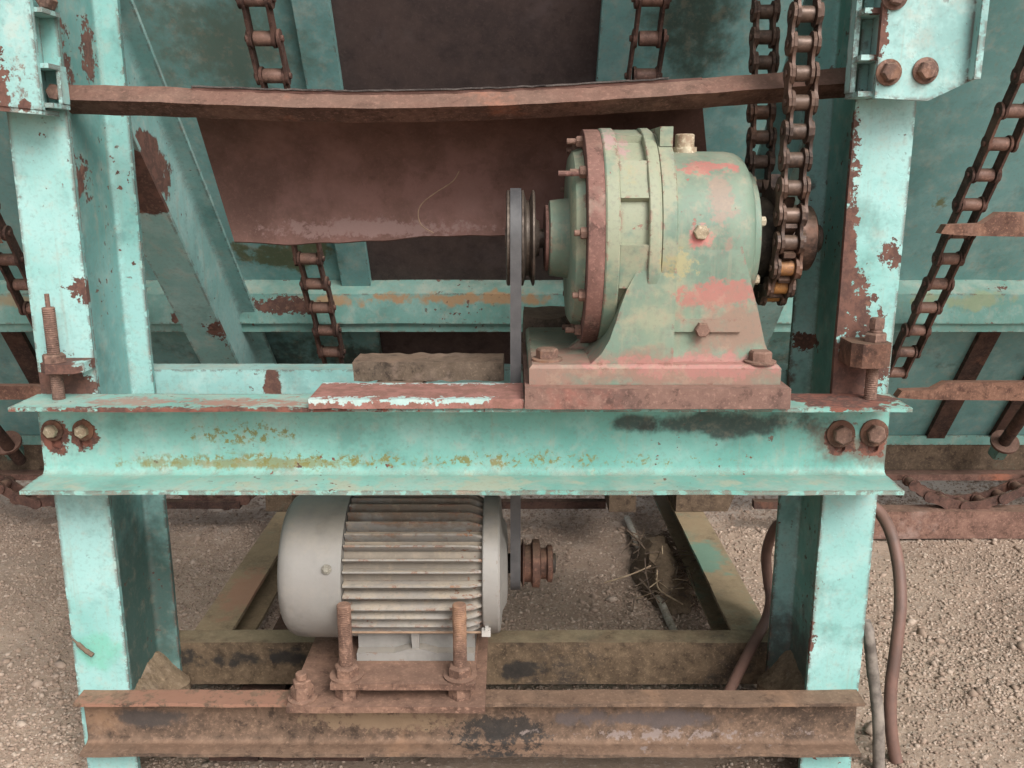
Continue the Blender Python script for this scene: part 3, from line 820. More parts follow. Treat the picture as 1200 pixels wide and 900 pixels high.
b.sweep([(2.487, -0.400), (2.495, -0.400), (2.500, -0.428), (wy(-0.44), -0.432), (wy(-0.44), -0.441), (2.492, -0.438)], lambda a, bb, t: Vector((t, a, bb)), lin(-2.3, 2.3, 20))
b.build('rail_lip', 'rail', hop)
for sx in (-2.3, 2.3):
    b = B(); b.poly([(wy(ZB), ZB), (wy(ZT), ZT), (4.3, ZT), (4.3, -0.2), (3.0, ZB)], 'x', sx - 0.004, sx + 0.004); b.build('end_wall', 'wall', hop)
    for yy in (2.96, 4.2):
        B().box(sx - 0.05, sx + 0.05, yy, yy + 0.09, GZ, -0.2).build('leg', 'brace', hop)
B().box(-2.3, 2.3, 2.872, 2.884, -0.888, -0.857).build('trough_edge', 'rail', hop)
b = B(); b.box(-2.3, 2.3, 2.876, 2.890, -0.978, -0.8882, 30); b.rough(0.002, 5).build('trough_board', 'rust_board', hop)
b = B(); b.sweep([(2.795, -0.986), (2.93, -0.986), (2.93, -0.979), (2.803, -0.979), (2.803, -0.965), (2.795, -0.965)], lambda a, bb, t: Vector((t, a, bb - 0.001 + (-0.02 if a < 2.81 and bb > -0.97 else 0) * 0)), lin(-2.3, 2.3, 20))
b.rough(0.002, 8).build('trough_angle', 'rust_bar', hop)
B().box(0.29, 0.37, 2.52, 2.871, -0.99, -0.86).build('trough_hanger', 'rust_board', hop)
for k, (pa, pb, pr_) in enumerate(((P(1205, 478, 2.62), P(1167, 532, 2.80), P(1178, 517, 2.75)), (P(-18, 488, 2.62), P(24, 540, 2.80), P(8, 518, 2.75)))):
    d = (pb - pa).normalized()
    t = B().cyl(pa - d * 0.25, pb, 0.019, 14).build('tension_rod', 'rust_dark', hop)
    B().lathe([(0, 0.024), (0, 0.043), (0.010, 0.043), (0.010, 0.024)], pr_, d, 22).build('collar', 'rust_bar', t)
    B().hexa(pr_ + d * 0.02, d, 0.03, 0.06).build('nut', 'rail', t)

# ------------------------------------------------------------------ chains
def plate_mesh(name, pitch, r_end, r_waist, th, mat, pin=0.0, pin_r=0.0, side=1):
    """figure-of-eight side plate in the local y-z plane, link along +z; pins show on the outer plates"""
    pts = []
    n = 8
    a = math.acos(min(1, r_waist / r_end)) if r_waist < r_end else 0
    for i in range(n + 1):
        t = -a + (PI + 2 * a) * i / n
        pts.append((r_end * math.cos(t), pitch + r_end * math.sin(t)))
    pts.append((-r_waist, pitch / 2))
    for i in range(n + 1):
        t = PI - a + (PI + 2 * a) * i / n
        pts.append((r_end * math.cos(t), r_end * math.sin(t)))
    pts.append((r_waist, pitch / 2))
    b = B()
    b.poly(pts, 'x', -th / 2, th / 2)
    if pin:
        for z in (0, pitch):
            b.cyl((side * th / 2, 0, z), (side * (th / 2 + pin), 0, z), pin_r, 10, 0.001)
    return b.mesh(name, mat)
def lathe_mesh(name, prof, mat, n=16):
    b = B(); b.lathe(prof, (0, 0, 0), (1, 0, 0), n); return b.mesh(name, mat)

def make_chain(parent, path, meshes, inner_x, outer_x, start=0, basis=None, special=()):
    """path: list of joint positions; rollers at joints, two plates per link, inner and outer links alternating"""
    rm, ip, opl, opr = meshes[:4]
    for i, p in enumerate(path):
        me_ = meshes[4] if i in special else rm
        link('roller', me_, parent, p, basis(p, p) if basis else None)
        if i + 1 < len(path):
            d = path[i + 1] - p
            if basis: rot = basis(p, path[i + 1])
            else: rot = (math.atan2(-d.y, d.z), random.uniform(-0.03, 0.03), random.uniform(-0.035, 0.035))
            inner = (i + start) % 2 == 0
            ax = Vector((1, 0, 0)) if not basis else Vector((0, 1, 0))
            for s_ in (-1, 1):
                me2 = ip if inner else (opr if s_ > 0 else opl)
                link('link_plate', me2, parent, p + ax * s_ * (inner_x if inner else outer_x), rot)

GY, GZc = 1.605, -0.114                                # gearbox axis
CX = 0.461
pitch = 0.04445; NT_ = 14
R = pitch / 2 / math.sin(PI / NT_)
path = [Vector((CX, GY - R - 0.006 * k / 16, GZc + k * pitch)) for k in range(17, 0, -1)]
path += [Vector((CX, GY - R * math.cos(2 * PI * k / NT_), GZc - R * math.sin(2 * PI * k / NT_))) for k in range(NT_ // 2 + 1)]
path += [Vector((CX, GY + R + 0.1 * k * pitch, GZc + k * pitch * 0.995)) for k in range(1, 18)]
for i, p in enumerate(path):                            # a little slack and play
    if i < 15: p.x += 0.0012 * math.sin(i * 1.7); p.y += 0.0015 * math.sin(i * 0.9)
    if i > 26: p.y += -0.002 * math.sin((i - 25) * 0.35); p.x += 0.001 * math.sin(i * 2.1)
dch = thing('drive_chain', (CX, GY, GZc - R), 'heavy greasy roller chain looped around the gearbox sprocket', 'chain')
rp = [(-0.0120, 0.0118), (-0.0108, 0.0127), (0.0108, 0.0127), (0.0120, 0.0118)]
RM = lathe_mesh('roller', rp, M['roller']); RMO = lathe_mesh('roller_rusty', rp, M['roller_rust'])
IP = plate_mesh('inner_plate', pitch, 0.0200, 0.0125, 0.0052, M['chain'])
OL = plate_mesh('outer_plate_l', pitch, 0.0188, 0.0115, 0.0052, M['chain'], 0.0035, 0.0062, -1)
OR = plate_mesh('outer_plate_r', pitch, 0.0188, 0.0115, 0.0052, M['chain'], 0.0035, 0.0062, 1)
make_chain(dch, path, (RM, IP, OL, OR, RMO), 0.0152, 0.0208, special=(18, 19, 20))

# conveyor chains lying along the sloping wall
cp = 0.083
sl = Vector((0, 0.649, -1)).normalized()
CR = lathe_mesh('conveyor_roller', [(-0.021, 0.0145), (-0.019, 0.0155), (0.019, 0.0155), (0.021, 0.0145)], M['conv_roller'])
CI = plate_mesh('conveyor_inner', cp, 0.0195, 0.0150, 0.006, M['conv'])
CL = plate_mesh('conveyor_outer_l', cp, 0.0195, 0.0150, 0.006, M['conv'], 0.006, 0.007, -1)
CRR = plate_mesh('conveyor_outer_r', cp, 0.0195, 0.0150, 0.006, M['conv'], 0.006, 0.007, 1)
def cy(z): return 2.165 - 0.649 * z
for X, z0, n, lab in ((-0.515, 0.62, 18, 'rusty conveyor chain hanging on the hopper wall left of the guard sheet'),
                      (0.285, 0.62, 15, 'rusty conveyor chain above the gearbox in front of the dark panel'),
                      (1.115, 0.62, 18, 'rusty conveyor chain sloping beside the right post'),
                      (-1.285, 0.20, 10, 'rusty conveyor chain partly hidden left of the left post')):
    c = thing('conveyor_chain', (X, cy(z0 - n * cp * 0.83), z0 - n * cp * 0.83), lab, 'chain', 'conveyor chains on the hopper wall')
    pts = [Vector((X + 0.004 * math.sin(k * 0.8 + X * 9), cy(z0) , z0)) + sl * (cp * k) for k in range(n)]
    make_chain(c, pts, (CR, CI, CL, CRR), 0.0245, 0.0315)

# slack lower strands that hang across under the trough
def yrot(p, q_):
    d = q_ - p
    if d.length < 1e-6: return (0, 0, PI / 2)
    return Matrix(((0, -1, 0), (1, 0, 0), (0, 0, 1))).to_euler() if False else (Matrix.Rotation(math.atan2(d.x, d.z), 3, 'Y') @ Matrix.Rotation(PI / 2, 3, 'Z')).to_euler()
for pts, lab in (([(1068, 566), (1090, 581), (1130, 590), (1170, 581), (1210, 565), (1260, 556)], 'slack rusty chain sagging under the trough at right'),
                 ([(-40, 556), (0, 566), (30, 583), (60, 586), (100, 575), (150, 566)], 'slack rusty chain sagging under the trough at left'),
                 ([(205, 566), (228, 580), (258, 588), (290, 581), (310, 566)], 'slack dark chain loop just left of the motor cover, under the beam')):
    sm = catmull([P(x, y, 2.74) for x, y in pts], 12)
    out = [sm[0]]
    for p in sm:
        if (p - out[-1]).length >= 0.062: out.append(out[-1] + (p - out[-1]).normalized() * 0.062)
    c = thing('slack_chain', out[len(out) // 2], lab, 'chain', 'slack chains under the trough')
    SI = plate_mesh('slack_inner', 0.062, 0.0195, 0.015, 0.006, M['conv'])
    make_chain(c, out, (CR, SI, SI, SI), 0.0245, 0.0315, basis=yrot)

# flights carried by the chains
def flight(x0, x1, y, lab, crank=0.0, h=0.036, taper=1):
    zc = None
    p = P(600, y, 2.35)
    r = p.z / p.y
    Yc = 2.135 / (1 + 0.649 * r)
    z = r * Yc
    s_ = 1 if x1 > x0 else -1
    pts = [(x0, z - h * 0.35), (x0 + s_ * 0.075, z - h * 0.5), (x1, z - h * 0.5 - crank * 0.6), (x1, z + h * 0.5 + crank), (x0 + s_ * 0.135, z + h * 0.5 + crank), (x0 + s_ * 0.10, z + h * 0.30), (x0 + s_ * 0.012, z + h * 0.22)]
    b = B(); b.poly(pts, 'y', Yc - 0.052, Yc - 0.022)
    b.rough(0.0015, 20)
    o = b.build('flight_bar', 'flight')
    tag(o, lab, 'flight bar', 'flight bars on the conveyor chains')
flight(1.025, 1.75, 266, 'upper cranked rusty flight bar right of the right post', 0.020)
flight(1.10, 1.90, 456, 'lower tapered rusty flight bar right of the right post', 0.014)
flight(-1.245, -1.9, 278, 'upper rusty flight bar end left of the left post', 0.004)
flight(-1.22, -1.9, 456, 'lower rusty flight bar left of the left post', 0.004)
for x0, x1, lab in ((188, 281, 'short rusty flight bar seen under the beam left of the motor'), (575, 710, 'rusty flight bar seen under the beam right of the motor'), (884, 1010, 'rusty flight bar end seen beside the right post foot')):
    a, b_ = P(x0, 593, 2.70), P(x1, 593, 2.70)
    b = B(); b.box(a.x, b_.x, 2.70, 2.73, a.z - 0.010, a.z + 0.014, 6); b.rough(0.001, 20)
    tag(b.build('flight_bar', 'rust_dark'), lab, 'flight bar', 'flight bars under the trough')

# rusty channel lying on the ground on the right
b = B(); b.sweep(c_profile(0.065, 0.092, 0.009, 0.008, 0.01), lambda a, bb, t: Vector((t, 2.686 + a, GZ + 0.004 + bb)), lin(0.93, 2.4, 40))
tag(b.rough(0.0025, 7).build('steel_channel', 'rust_pink'), 'pink rusted steel channel lying on the ground right of the frame', 'steel channel')

# ------------------------------------------------------------------ belting guard hung behind the angle bar
def nose_z(x):
    for (xa_, ya), (xb_, yb) in zip(nose, nose[1:]):
        if xa_ <= x <= xb_: return ya + (yb - ya) * (x - xa_) / (xb_ - xa_)
    return 97
rows = []
NX = 60
for i in range(NX + 1):
    t = i / NX
    xt = 226 + (822 - 226) * t
    xb_ = 276 + (836 - 276) * t
    pn = P(xt, nose_z(xt), 1.565)
    edge = 0.003 * mnoise.noise(Vector((t * 30, 0, 0))) + 0.002 * mnoise.noise(Vector((t * 90, 5, 0)))
    yb_ = 284 - 10 * t + 5 * math.sin(t * 9) * (1 - t) + 3 * mnoise.noise(Vector((t * 14, 2, 0)))
    pb = P(xb_, yb_, 1.795)
    prof_ = [(pn.y + 0.026 + edge, pn.z + 0.0285), (pn.y + 0.050, pn.z + 0.0300), (1.66, pn.z + 0.025), (1.73, pn.z + 0.005), (1.79, 0.05), (1.812, 0.0), (1.818, -0.05), (1.815, pb.z + 0.045), (1.805, pb.z + 0.018), (1.795, pb.z)]
    row = []
    for k, (yy, zz) in enumerate(prof_):
        f = k / (len(prof_) - 1)
        X0, X1 = pn.x, pb.x
        g = max(0, (f - 0.2) / 0.8)
        yt, yb2, yk = pn.z / pn.y, pb.z / pb.y, zz / yy
        h_ = min(1, max(0, (yt - yk) / (yt - yb2)))
        X = (X0 / pn.y + (X1 / pb.y - X0 / pn.y) * h_) * yy
        wob = 0.006 * mnoise.noise(Vector((X * 4, zz * 4, 1))) * g
        row.append(Vector((X, yy + wob, zz)))
    rows.append(row)
b = B()
vs = [[b.bm.verts.new(p) for p in row] for row in rows]
for i in range(NX):
    for k in range(len(vs[0]) - 1):
        b.bm.faces.new((vs[i][k], vs[i][k + 1], vs[i + 1][k + 1], vs[i + 1][k]))
bmesh.ops.recalc_face_normals(b.bm, faces=b.bm.faces)
bmesh.ops.solidify(b.bm, geom=list(b.bm.faces), thickness=0.0045)
gs = thing('guard_sheet', P(540, 285, 1.80), 'brown belting sheet hanging from the rusty angle bar behind the gearbox', 'sheet')
b.build('sheet', 'sheet', gs)
b = B()
ed = [rows[i][0] + Vector((0, -0.001, 0.0016 + 0.0016 * mnoise.noise(Vector((i * 0.9, 1, 4))))) for i in range(0, NX - 3)]
b.sweep([(-0.002, -0.0012), (0.012, -0.0012), (0.012, 0.0014), (-0.002, 0.0014)], lambda a, bb, t: ed[int(t)] + Vector((0, a, bb)), list(range(len(ed))))
b.rough(0.0015, 60).build('torn_edge', 'sheet_edge', gs)
o = B().tube(catmull([P(538, 201, 1.79), P(530, 213, 1.785), P(510, 226, 1.785), P(495, 238, 1.785), P(490, 250, 1.78), P(494, 264, 1.775), P(508, 273, 1.77)], 6), 0.0011, 6, 0.2).build('straw_strand', 'string')
tag(o, 'curved straw strand stuck to the brown sheet', 'straw')

# ------------------------------------------------------------------ timber and flat bar on the beam
b = B()
x0, x1 = P(362, 478, 1.40).x, P(614, 478, 1.40).x
b.box(x0, x1, 1.398, 1.515, -0.3715, -0.356, 40)
b.rough(0.0014, 30)
tag(b.build('flat_bar', 'flatbar'), 'rusty flat bar with peeled pale paint lying on the beam', 'steel bar')
b = B()
xa, xb = P(412, 440, 1.57).x, P(590, 440, 1.57).x
b.box(xa, xb, 1.585, 1.668, -0.3690, -0.3345, 60)
bmesh.ops.subdivide_edges(b.bm, edges=b.bm.edges, cuts=2, use_grid_fill=True)
b.rough(0.0035, 45)
tag(b.build('timber_block', 'wood'), 'weathered sawn timber block behind the flat bar', 'timber')
b = B(); b.box(P(437, 440, 1.54).x, P(492, 440, 1.54).x, 1.52, 1.80, -0.3875, -0.3700, 6); b.rough(0.001, 30)
tag(b.build('timber_offcut', 'wood'), 'small wood plank under the timber block', 'timber')
b = B(); b.box(P(614, 400, 1.83).x, P(700, 400, 1.83).x, 1.845, 2.0, -0.3862, -0.292, 6)
bmesh.ops.subdivide_edges(b.bm, edges=b.bm.edges, cuts=3, use_grid_fill=True)
b.rough(0.008, 22)
tag(b.build('packing_block', 'wood'), 'dirt-covered wooden packing block behind the gearbox foot', 'timber')

# ------------------------------------------------------------------ gearbox
gb = thing('gearbox', (0.25, GY, -0.372), 'green gear reducer with red primer patches standing on the beam', 'gearbox')
b = B(); b.box(0.0205, 0.447, 1.393, 1.80, -0.3712, -0.337, 12); b.rough(0.0012, 20).build('mounting_plate', 'pinkplate', gb)
b = B()
fp = [(0.028, 1.42), (0.437, 1.42), (0.437, 1.79), (0.028, 1.79)]
def inset(p_, d):
    return [(p_[0][0] + d, p_[0][1] + d), (p_[1][0] - d, p_[1][1] + d), (p_[2][0] - d, p_[2][1] - d), (p_[3][0] + d, p_[3][1] - d)]
def rect_loft(b, levels):
    rs = [[b.bm.verts.new((x, y, z)) for x, y in pp] for pp, z in levels]
    for r0, r1 in zip(rs, rs[1:]):
        for i in range(4):
            j = (i + 1) % 4
            b.bm.faces.new((r0[i], r0[j], r1[j], r1[i]))
    b.bm.faces.new(rs[0]); b.bm.faces.new(rs[-1])
rect_loft(b, [(fp, -0.3368), (fp, -0.310), (inset(fp, 0.005), -0.3045)])
foot = b.build('foot_plate', 'gear', gb)
# pedestal: cast web under the housing, flaring to the foot
b = B()
def rc(xa_, xb_, ya, yb): return [(xa_, ya), (xb_, ya), (xb_, yb), (xa_, yb)]
rect_loft(b, [(rc(0.16, 0.434, 1.449, 1.766), -0.306), (rc(0.175, 0.427, 1.4515, 1.7635), -0.296), (rc(0.2, 0.417, 1.4525, 1.762), -0.275), (rc(0.24, 0.402, 1.452, 1.758), -0.22), (rc(0.25, 0.387, 1.4545, 1.7555), -0.17), (rc(0.25, 0.372, 1.4565, 1.7535), -0.118), (rc(0.25, 0.364, 1.4600, 1.75), -0.10)])
b.build('pedestal', 'gear', gb)
b = B()
b.poly([(0.262, -0.078), (0.240, -0.078), (0.237, -0.128), (0.222, -0.131), (0.210, -0.137), (0.196, -0.158), (0.184, -0.182), (0.175, -0.208), (0.167, -0.236), (0.158, -0.264), (0.146, -0.286), (0.128, -0.3045), (0.262, -0.3045)], 'y', 1.427, 1.783)
b.build('side_rib', 'gear', gb)
b = B(); b.poly([(0.10, -0.3043), (0.162, -0.3043), (0.162, -0.258)], 'y', 1.56, 1.58); b.build('gusset', 'gear', gb)
b = B(); b.box(0.2625, 0.375, 1.4455, 1.475, -0.2545, -0.2335, 4); b.rough(0.0008, 30)
b.build('oil_gauge_boss', 'gear', gb)
# housing and rings
A = (1, 0, 0)
O = Vector((0, GY, GZc))
b = B(); b.lathe([(0.262, 0.149), (0.366, 0.149), (0.380, 0.1465), (0.391, 0.140), (0.398, 0.129), (0.401, 0.116)], O, A, 64); b.build('housing', 'gear', gb)
b = B(); b.lathe([(0.236, 0.180), (0.238, 0.183), (0.259, 0.183), (0.2618, 0.180)], O, A, 64)
b.box(0.240, 0.261, GY - 0.10, GY + 0.02, GZc + 0.155, GZc + 0.186)
b.build('housing_flange', 'gear', gb)
b = B(); b.lathe([(0.2155, 0.186), (0.217, 0.188), (0.230, 0.188), (0.2358, 0.184)], O, A, 64); b.build('ring', 'gear', gb)
b = B(); b.lathe([(0.171, 0.174), (0.216, 0.174)], O, A, 64)
gcase = b.build('ring_gear_case', 'gear', gb)
for k in range(8):
    an_ = 2 * PI * k / 8 + 0.18
    mt = Matrix.Rotation(an_, 3, 'X')
    b = B(); b.obox(O + Vector((0.1935, 0, 0)) + mt @ Vector((0, 0, 0.1735)), 0.0445, 0.070, 0.017, mt); b.build('lug', 'gear', gcase)
b = B(); b.lathe([(0.1475, 0.186), (0.150, 0.188), (0.168, 0.188), (0.1705, 0.186)], O, A, 64); b.build('ring', 'gear', gb)
b = B(); b.lathe([(0.120, 0.185), (0.121, 0.186), (0.145, 0.186), (0.147, 0.185)], O, A, 64)
rr = b.build('clamp_ring', 'gear_ring', gb)
b = B(); b.lathe([(0.098, 0.140), (0.104, 0.150), (0.119, 0.155)], O, A, 48); b.build('input_cover', 'gear', gb)
b = B(); b.lathe([(0.064, 0.060), (0.066, 0.066), (0.097, 0.070), (0.104, 0.072)], O, A, 40)
ic = b.build('bearing_cap', 'gear', gb)
B().lathe([(0.057, 0.054), (0.0585, 0.058), (0.0638, 0.058)], O, A, 40).build('seal', 'gear_ring', ic)
for k in range(10):
    an_ = 2 * PI * k / 10 + 0.12
    c = O + Vector((0.1195, -math.cos(an_) * 0.168, math.sin(an_) * 0.168))
    bolt(rr, c, (-1, 0, 0), 0.010, 0.011, 'bolt', stud=0.016 if k % 3 else 0.010, a0=k * 0.4)
c = O + Vector((0.1195, -0.125, 0.112))
B().cyl(c, c + Vector((-0.045, 0, 0)), 0.0045, 10).build('long_stud', 'gear_ring', rr)
# input shaft and sheave
b = B(); b.cyl(O + Vector((-0.012, 0, 0)), O + Vector((0.058, 0, 0)), 0.017, 20); b.build('input_shaft', 'pulley', gb)
b = B(); b.lathe([(-0.010, 0.02), (-0.010, 0.080), (-0.008, 0.0835), (-0.004, 0.0835), (0.001, 0.070), (0.012, 0.070), (0.017, 0.0835), (0.020, 0.0835), (0.025, 0.066), (0.030, 0.066), (0.0355, 0.0835), (0.0385, 0.0835), (0.040, 0.080), (0.040, 0.035), (0.048, 0.03), (0.048, 0.018)], O, A, 56)
b.build('sheave', 'pulley', gb)
# output side
b = B(); b.lathe([(0.398, 0.116), (0.400, 0.118), (0.410, 0.116), (0.412, 0.112)], O, A, 48)
oc = b.build('output_cover', 'gear', gb)
for k in range(6):
    an_ = 2 * PI * k / 6 + 0.35
    bolt(oc, O + Vector((0.412, -math.cos(an_) * 0.10, math.sin(an_) * 0.10)), A, 0.0085, 0.009, 'bolt_pale', a0=k)
b = B(); b.lathe([(0.411, 0.074), (0.440, 0.072), (0.4505, 0.066)], O, A, 40); b.build('hub', 'dark_hub', gb)
b = B()
pts = []
for k in range(NT_):
    a0 = 2 * PI * k / NT_
    for da, rr_ in ((0.0, R - 0.0127), (0.075, R - 0.0110), (0.115, R - 0.004), (0.165, R + 0.011), (0.228, R + 0.011), (0.278, R - 0.004), (0.318, R - 0.0110)):
        pts.append((GY - rr_ * math.cos(a0 + da), GZc - rr_ * math.sin(a0 + da)))
b.poly(pts, 'x', CX - 0.0095, CX + 0.0095); b.build('sprocket', 'chain', gb)
b = B(); b.lathe([(CX + 0.0097, 0.060), (CX + 0.062, 0.057), (CX + 0.066, 0.051)], O, A, 32); b.build('sprocket_hub', 'chain', gb)
b = B(); b.cyl(O + Vector((0.43, 0, 0)), O + Vector((0.545, 0, 0)), 0.024, 20, 0.002); b.build('output_shaft', 'pulley', gb)
# breather, plugs, foot bolts
xb0 = 0.297
b = B(); b.lathe([(0, 0.021), (0.010, 0.021), (0.010, 0.0165), (0.030, 0.0165), (0.032, 0.014)], (xb0, GY - 0.01, GZc + 0.146), (0, 0, 1), 18); b.build('breather_cap', 'bolt_pale', gb)
p = P(821, 277, 1.457)
bolt(gb, (p.x, 1.4590, GZc + 0.02), (0, -1, 0), 0.0125, 0.012, 'bolt_pale', name='oil_plug')
p = P(821, 388, 1.452)
bolt(gb, (p.x, 1.4452, p.z + 0.004), (0, -1, 0), 0.0125, 0.012, 'bolt', name='oil_plug')
for x, y in ((641, 1.462), (891, 1.441)):
    p = P(x, 420, y)
    bolt(gb, (p.x, y, -0.3043), (0, 0, 1), 0.0185, 0.016, 'bolt', 0.026, name='foot_bolt', a0=x)

# ------------------------------------------------------------------ motor, its mount and the belt
MY, MZ = 1.62, -0.742
mt_ = thing('motor_mount', (-0.23, 1.6, -0.944), 'rusty bolted plates and threaded rods carrying the grey motor', 'motor mount')
b = B(); b.box(-0.404, -0.049, 1.425, 1.82, -0.9422, -0.930, 16); b.rough(0.0012, 20).build('base_plate', 'mount', mt_)
b = B(); b.box(-0.325, -0.066, 1.434, 1.82, -0.9022, -0.890, 12); b.rough(0.0012, 20)
rp_ = b.build('raised_plate', 'mount', mt_)
for rx in (-0.300, -0.094):
    for ry in (1.463, 1.79):
        rod = threaded((rx, ry, -0.9295), (rx, ry, P(405, 708, 1.463).z if ry < 1.5 else -0.85), 0.0128).build('threaded_rod', 'mount', mt_)
        B().hexa((rx, ry, -0.8862), (0, 0, 1), 0.0225, 0.019, rx * 3).build('nut', 'mount', rod)
        B().lathe([(0, 0.031), (0.003, 0.031), (0.0035, 0.029)], (rx, ry, -0.8898), (0, 0, 1), 22).build('washer', 'mount', rod)
        B().hexa((rx, ry, -0.9298), (0, 0, 1), 0.0225, 0.0272, rx * 5).build('nut', 'mount', rod)
p = P(355, 822, 1.455)
bo = bolt(mt_, (p.x, 1.455, -0.9298), (0, 0, 1), 0.0205, 0.022, 'mount', 0.027, name='anchor_nut', a0=0.5)
B().hexa((p.x, 1.455, -0.9035), (0, 0, 1), 0.017, 0.011, 0.2).build('lock_nut', 'mount', bo)
B().cyl((p.x, 1.455, -0.892), (p.x, 1.455, -0.880), 0.0105, 14, 0.001).build('stud', 'mount', bo)

mo = thing('electric_motor', (-0.20, MY, -0.89), 'grey finned electric motor with smooth fan cover on the rusty mount', 'motor')
O2 = Vector((0, MY, MZ))
b = B(); b.lathe([(-0.428, 0.06), (-0.4285, 0.105), (-0.4265, 0.120), (-0.419, 0.1305), (-0.408, 0.1365), (-0.392, 0.1385), (-0.312, 0.1395), (-0.308, 0.1395), (-0.308, 0.136)], O2, A, 64)
fcv = b.build('fan_cover', 'motor', mo)
for k in (0.35, PI - 0.9, -PI / 2):
    bolt(fcv, O2 + Vector((-0.333, -math.cos(k) * 0.1395, math.sin(k) * 0.1395)), (0, -math.cos(k), math.sin(k)), 0.006, 0.004, 'bolt_grey', 0.009)
b = B(); b.lathe([(-0.315, 0.112), (-0.055, 0.112)], O2, A, 56); b.build('stator_frame', 'stator', mo)
# one fin, copied round the frame; the ends slope down to the frame
fb = B()
fpf = [(-0.316, 0.1105), (-0.048, 0.1105), (-0.056, 0.126), (-0.070, 0.135), (-0.314, 0.137)]
fb.sweep([(-0.0042, 0), (0.0042, 0), (0.0028, 0.9), (0.0013, 1), (-0.0013, 1), (-0.0028, 0.9)], lambda a, bb, t: Vector((t, a, 0.1105 + bb * (0.0265 if t < -0.075 else max(0.001, 0.0265 - (t + 0.075) * 0.55)))), lin(-0.306, -0.046, 24))
fm = fb.mesh('cooling_fin', M['fin'])
for k in range(36):
    a_ = 2 * PI * k / 36 + 0.05
    if abs(((a_ - PI) + PI) % (2 * PI) - PI) < 0.30: continue
    link('cooling_fin', fm, mo, O2, (a_ + 0.008 * math.sin(k * 3.3), 0, 0))
b = B(); b.lathe([(-0.054, 0.130), (-0.052, 0.132), (-0.026, 0.131), (-0.022, 0.127), (-0.018, 0.09), (-0.010, 0.075), (-0.008, 0.05), (-0.008, 0.02)], O2, A, 64)
eb = b.build('end_bell', 'motor', mo)
b = B(); b.cyl(O2 + Vector((-0.01, 0, 0)), O2 + Vector((0.085, 0, 0)), 0.019, 20, 0.002); b.build('shaft', 'dark_hub', mo)
b = B(); b.lathe([(-0.002, 0.030), (-0.002, 0.0455), (0.001, 0.0475), (0.004, 0.047), (0.008, 0.034), (0.017, 0.034), (0.021, 0.047), (0.025, 0.036), (0.036, 0.036), (0.040, 0.0465), (0.053, 0.0465), (0.056, 0.030), (0.066, 0.030), (0.069, 0.036), (0.077, 0.036), (0.079, 0.032), (0.079, 0.015)], O2, A, 40)
b.build('motor_sheave', 'rust', mo)
# feet: cast box with a middle web and two recesses
ft = B(); ft.box(-0.290, -0.070, 1.512, 1.73, -0.8895, -0.874); ft.build('foot', 'motor', mo)
B().box(-0.290, -0.070, 1.535, 1.545, -0.8738, -0.80).build('foot_wall', 'motor', mo)
b = B(); b.poly([(-0.30, -0.808), (-0.06, -0.808), (-0.06, -0.822), (-0.145, -0.824), (-0.158, -0.832), (-0.202, -0.832), (-0.215, -0.824), (-0.30, -0.822)], 'y', 1.518, 1.5348); b.build('foot_ledge', 'motor', mo)
b = B(); b.poly([(-0.186, -0.874), (-0.174, -0.874), (-0.172, -0.832), (-0.188, -0.832)], 'y', 1.515, 1.5348); b.build('foot_web', 'motor', mo)
b = B(); b.poly([(-0.220, -0.8738), (-0.140, -0.8738), (-0.165, -0.866), (-0.195, -0.866)], 'y', 1.512, 1.5347); b.build('foot_fillet', 'motor', mo)
pa, pb = P(412, 741, 1.505), P(566, 741, 1.505)
B().tube([pa, pb], 0.0022, 8).build('trim_rod', 'string', mo)
b = B(); b.box(pb.x - 0.002, pb.x + 0.014, 1.499, 1.512, pb.z - 0.006, pb.z + 0.006); b.box(pb.x + 0.004, pb.x + 0.010, 1.499, 1.512, pb.z + 0.0062, pb.z + 0.010); b.build('white_clip', 'white', mo)

# belt round both sheaves
BX = 0.0065
r1, r2 = 0.0835, 0.0475
d = Vector((O2.y - O.y, O2.z - O.z)); Dl = d.length
base = math.atan2(d.y, d.x)
be = math.acos((r1 - r2) / Dl)
pts = []
for i in range(25):
    t = base + be + (2 * PI - 2 * be) * i / 24
    pts.append((O.y + r1 * math.cos(t), O.z + r1 * math.sin(t)))
seg2 = []
for i in range(17):
    t = base - be + 2 * be * i / 16
    seg2.append((O2.y + r2 * math.cos(t), O2.z + r2 * math.sin(t)))
loop = pts + seg2
b = B()
w2, th = 0.0095, 0.010
n = len(loop)
rings = []
for i in range(n):
    p0_, p1_, pm = Vector(loop[i - 1]), Vector(loop[(i + 1) % n]), Vector(loop[i])
    tg = (p1_ - p0_).normalized(); nn = Vector((tg.y, -tg.x))
    if i < 25: nn = (pm - Vector((O.y, O.z))).normalized()
    else: nn = (pm - Vector((O2.y, O2.z))).normalized()
    o_, i_ = pm + nn * 0.0035, pm - nn * (th - 0.0035)
    rings.append([b.bm.verts.new((BX - w2, o_.x, o_.y)), b.bm.verts.new((BX + w2, o_.x, o_.y)), b.bm.verts.new((BX + w2 * 0.6, i_.x, i_.y)), b.bm.verts.new((BX - w2 * 0.6, i_.x, i_.y))])
for i in range(n):
    r0, r1_ = rings[i], rings[(i + 1) % n]
    for k in range(4):
        j = (k + 1) % 4
        b.bm.faces.new((r0[k], r0[j], r1_[j], r1_[k]))
tag(b.build('drive_belt', 'belt'), 'black rubber drive belt running from the motor sheave up to the gearbox', 'belt')

